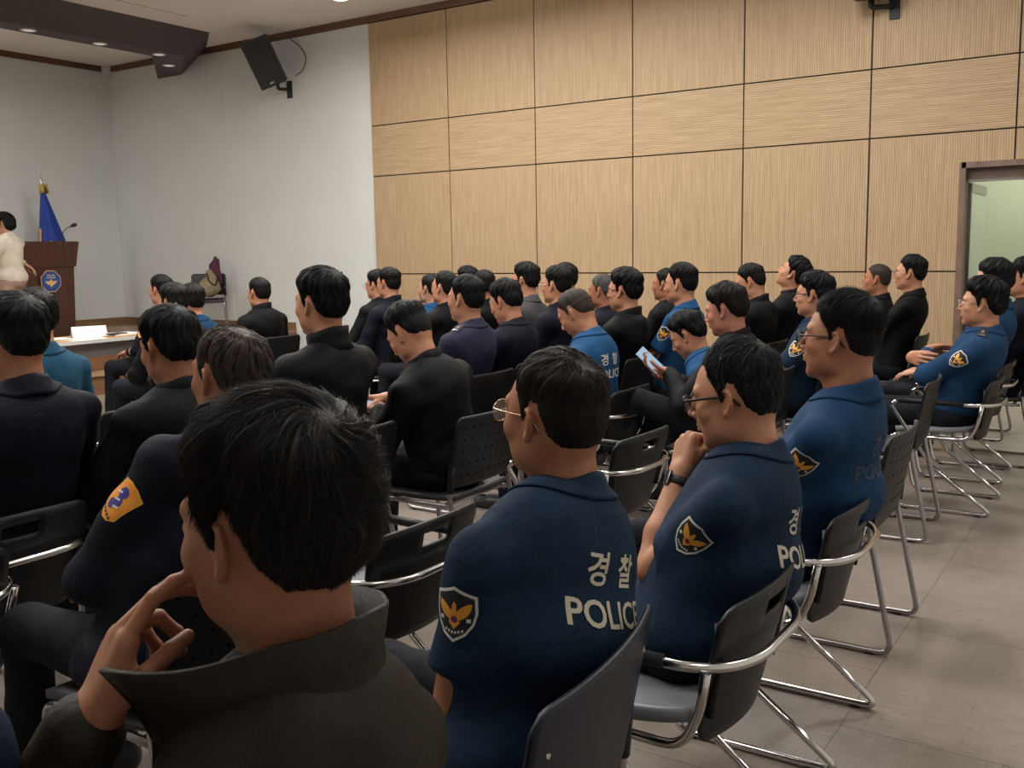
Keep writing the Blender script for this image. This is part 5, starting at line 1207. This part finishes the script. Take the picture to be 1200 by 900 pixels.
# ------------------------------------------------------------------ woman presenting on the stage
if not ONLY or 'woman' in ONLY:
    wp = seen(4, 263, 11.3); zs = ZS + .018
    hd = np.array(wp)
    person(dict(label='woman in a cream jacket standing beside the lectern', group='presenter', head=hd, pelvis=(hd[0] + .05, hd[1] - .02), z0=zs, pz=.80, wear='jacket', cloth='cream', hair=dict(top=.034, side=.026, back=.034, fade=.03, nape=-.025, burn=-.02, clump=.002, front=-.02), hres=80, strands=1500, yaw=.35, hyaw=.6, res=.007, cres=.009, pants='beige_trousers', bw=.90, neck=.048, hem=.70, amp=.003, collar='fold', skin='skin_fair', hs=.95,
        L=((-.20, .22, 1.0), (-.7, -.6, -.4), (.2, .9, .3), (-.8, 0, .4), (.4, .5, .4), (.5, .3)), R=((.19, -.01, .97), (-.1, 1, -.3), (.5, -.5, -.5), (.6, -.6, .3), (.35, .4, .3), (.5, .2)),
        knees={-1: ((-.10, .02, .44), (-.10, -.02, .10)), 1: ((.10, .02, .44), (.10, -.02, .10))}), M)
# ------------------------------------------------------------------ chairs: one of each kind built with its parts, the rest copied
PA, PB = chair_arm((M['plastic_black'], M['plastic_grey'])), chair_plain((M['plastic_black'], M['seat_black'])); used = set()
def put(kind, x, y, rz, label):
    p = PA if kind == 'A' else PB; o = p if kind not in used else copy_tree(p); used.add(kind)
    o.location = (x, y, 0); o.rotation_euler = (0, 0, rz); tag(o, label, 'chair', 'steel armchairs with a loop behind the back' if kind == 'A' else 'armless black stacking chairs'); return o
for key, pel, nick, yw in seats:
    A = key in CH_A; c, s = math.cos(yw), math.sin(yw); dy = .035
    if key == 'p1':
        o = chair_plain((M['plastic_blue'], M['seat_black']), False); o.location = (1.33, .975, 0); o.rotation_euler = (0, 0, .12); o.scale = (1.12, 1.0, 1.0); tag(o, 'dark blue-grey chair without arms under the officer in gold-rimmed glasses', 'chair'); continue
    cdx = dict(p2=-.13, p3=-.12, leftm=-.12).get(key, 0); yw = 0 if key in ('p2',) else yw
    put('A' if A else 'B', pel[0] + cdx - s * dy, pel[1] + c * dy, yw, ('black loop-armed chair under the ' if A else 'black armless chair under the ') + nick)
put('A', 2.03, 1.87, .0, 'empty black loop-armed chair with grey seat between the olive jacket and gold-rimmed glasses')
put('A', 3.46, 1.91, -.03, 'empty black loop-armed chair in front of the officer with his fist at his chin')
put('A', 1.08, 2.66, .0, 'empty black loop-armed chair at the left edge behind the man in navy')
put('B', 3.67, .985, .0, 'empty black armless chair right behind the back of the spiky-haired officer')
put('B', 5.12, 1.15, .05, 'empty black armless chair with a dotted back left of the officer with folded arms')
put('B', 8.02, 1.16, .0, 'empty black armless chair by the doorway at the right edge')
put('B', 2.72, 4.02, .0, 'empty black armless chair with rows of holes between the smooth hair and the left edge')
put('A', 5.02, 5.05, .0, 'empty black chair with a hand slot in front of the white wall')
put('B', 4.35, 4.85, .0, 'empty black armless chair left of the one with the hand slot')
ch = put('B', 9.02, 10.98, PI - .75, 'black chair holding a tan bag and plum garment at the white wall on the stage'); ch.location.z = ZS + .018
# bag and garment on that chair
zb = ZS + .018
def bagf(P):
    d = ell(P, (0, 0, .17), (.18, .11, .15)); d = smin(d, ell(P, (.03, .02, .30), (.10, .07, .12)), .06); d = smax(d, .01 - P[:, 2], .02); return d + .018 + .016 * wob(P, 24, 5) + .008 * wob(P, 55, 6)
v, f = snets(bagf, (-.28, -.22, -.04), (.28, .22, .5), .012); bg = empty('cloth_bag', (8.98, 10.88, zb + .43), label='slumped tan cloth bag lying on the chair by the white wall', cat='bag')
obj('bag_body', pydata('bag_body', v, f), M['bag_cloth'], bg); bm = bmesh.new(); tube(bm, fillet([(-.08, -.04, .36), (-.10, -.10, .25), (-.02, -.13, .18), (.08, -.08, .34)], .05, 5), .010, 6); obj('handle', bm, M['plastic_black'], bg)
def gar(P):
    d = rc(P, (.0, .0, .0), (.03, .02, .30), .045, .05); d = smin(d, rc(P, (.03, .02, .30), (.07, .03, .40), .05, .02), .03); d = smin(d, rc(P, (.06, -.02, .36), (.07, -.05, .05), .03, .03), .03); return d + .010 * wob(P, 30, 8)
v, f = snets(gar, (-.12, -.16, -.1), (.2, .15, .5), .010); tag(obj('garment', pydata('garment', v, f), M['plum'], loc=(9.16, 11.02, zb + .60)), 'plum garment hung over the back of the chair by the white wall', 'garment')
# ------------------------------------------------------------------ light
def lamp(x, y, w, h, e, z=CZ - .30, col=(1, .972, .925), label=None):
    t = empty('ceiling_light', (x, y, z), label=label or 'flat white suspended panel light outside the picture', cat='ceiling light', group='ceiling panel lights')
    bm = bmesh.new(); box(bm, -w / 2 - .03, w / 2 + .03, -h / 2 - .03, -h / 2, -.0, .03); box(bm, -w / 2 - .03, w / 2 + .03, h / 2, h / 2 + .03, 0, .03); box(bm, -w / 2 - .03, -w / 2, -h / 2, h / 2, 0, .03); box(bm, w / 2, w / 2 + .03, -h / 2, h / 2, 0, .03); obj('frame', bm, WHITE, t)
    bm = bmesh.new(); box(bm, -w / 2, w / 2, -h / 2, h / 2, .012, .016); obj('diffuser', bm, emit('panel_glow', col, 2.0) if 'panel_glow' not in bpy.data.materials else bpy.data.materials['panel_glow'], t)
    L = bpy.data.lights.new('panel_light', 'AREA'); L.shape = 'RECTANGLE'; L.size = w; L.size_y = h; L.energy = e; L.color = col
    o = bpy.data.objects.new('panel_light', L); C.objects.link(o); o.parent = t; o.location = (0, 0, .008)
    if z > 3.5:  # upward fill light and hangers, added to brighten the ceiling
        L2 = bpy.data.lights.new('added_ceiling_fill', 'AREA'); L2.shape = 'RECTANGLE'; L2.size = w; L2.size_y = h; L2.energy = e * .55; L2.color = col
        o = bpy.data.objects.new('added_ceiling_fill', L2); C.objects.link(o); o.parent = t; o.location = (0, 0, .05); o.rotation_euler = (PI, 0, 0)
        bm = bmesh.new()
        for dx in (-w * .4, w * .4): tube(bm, [(dx, 0, .02), (dx, 0, CZ - z)], .004, 6)
        obj('suspension', bm, M['chrome'], t)
for x in (1.2, 4.2, 7.2):
    for y, e in ((-.3, .35), (2.4, .9), (4.9, 1.15), (6.9, 1.2)): lamp(x, y, 1.2, .6, 78 * e * (.6 if x < 2 else .88 if x > 7 else 1))
lamp(2.2, 12.3, 1.2, .6, 45); lamp(5.0, 12.5, 1.2, .6, 50)
lamp(10.7, 1.2, 1.2, .6, 45, z=2.97, col=(1, .98, .88)); lamp(10.7, -1.8, 1.2, .6, 35, z=2.97, col=(1, .98, .88))
w = bpy.data.worlds.new('world'); bpy.context.scene.world = w; w.use_nodes = True; w.node_tree.nodes['Background'].inputs[0].default_value = (.5, .5, .5, 1); w.node_tree.nodes['Background'].inputs[1].default_value = .02
vs = bpy.context.scene.view_settings; vs.view_transform = 'Standard'; vs.look = 'None'; vs.gamma = 1; vs.use_curve_mapping = False; vs.exposure = -0.12
bpy.context.scene.cycles.use_denoising = True; bpy.context.scene.cycles.max_bounces = 8
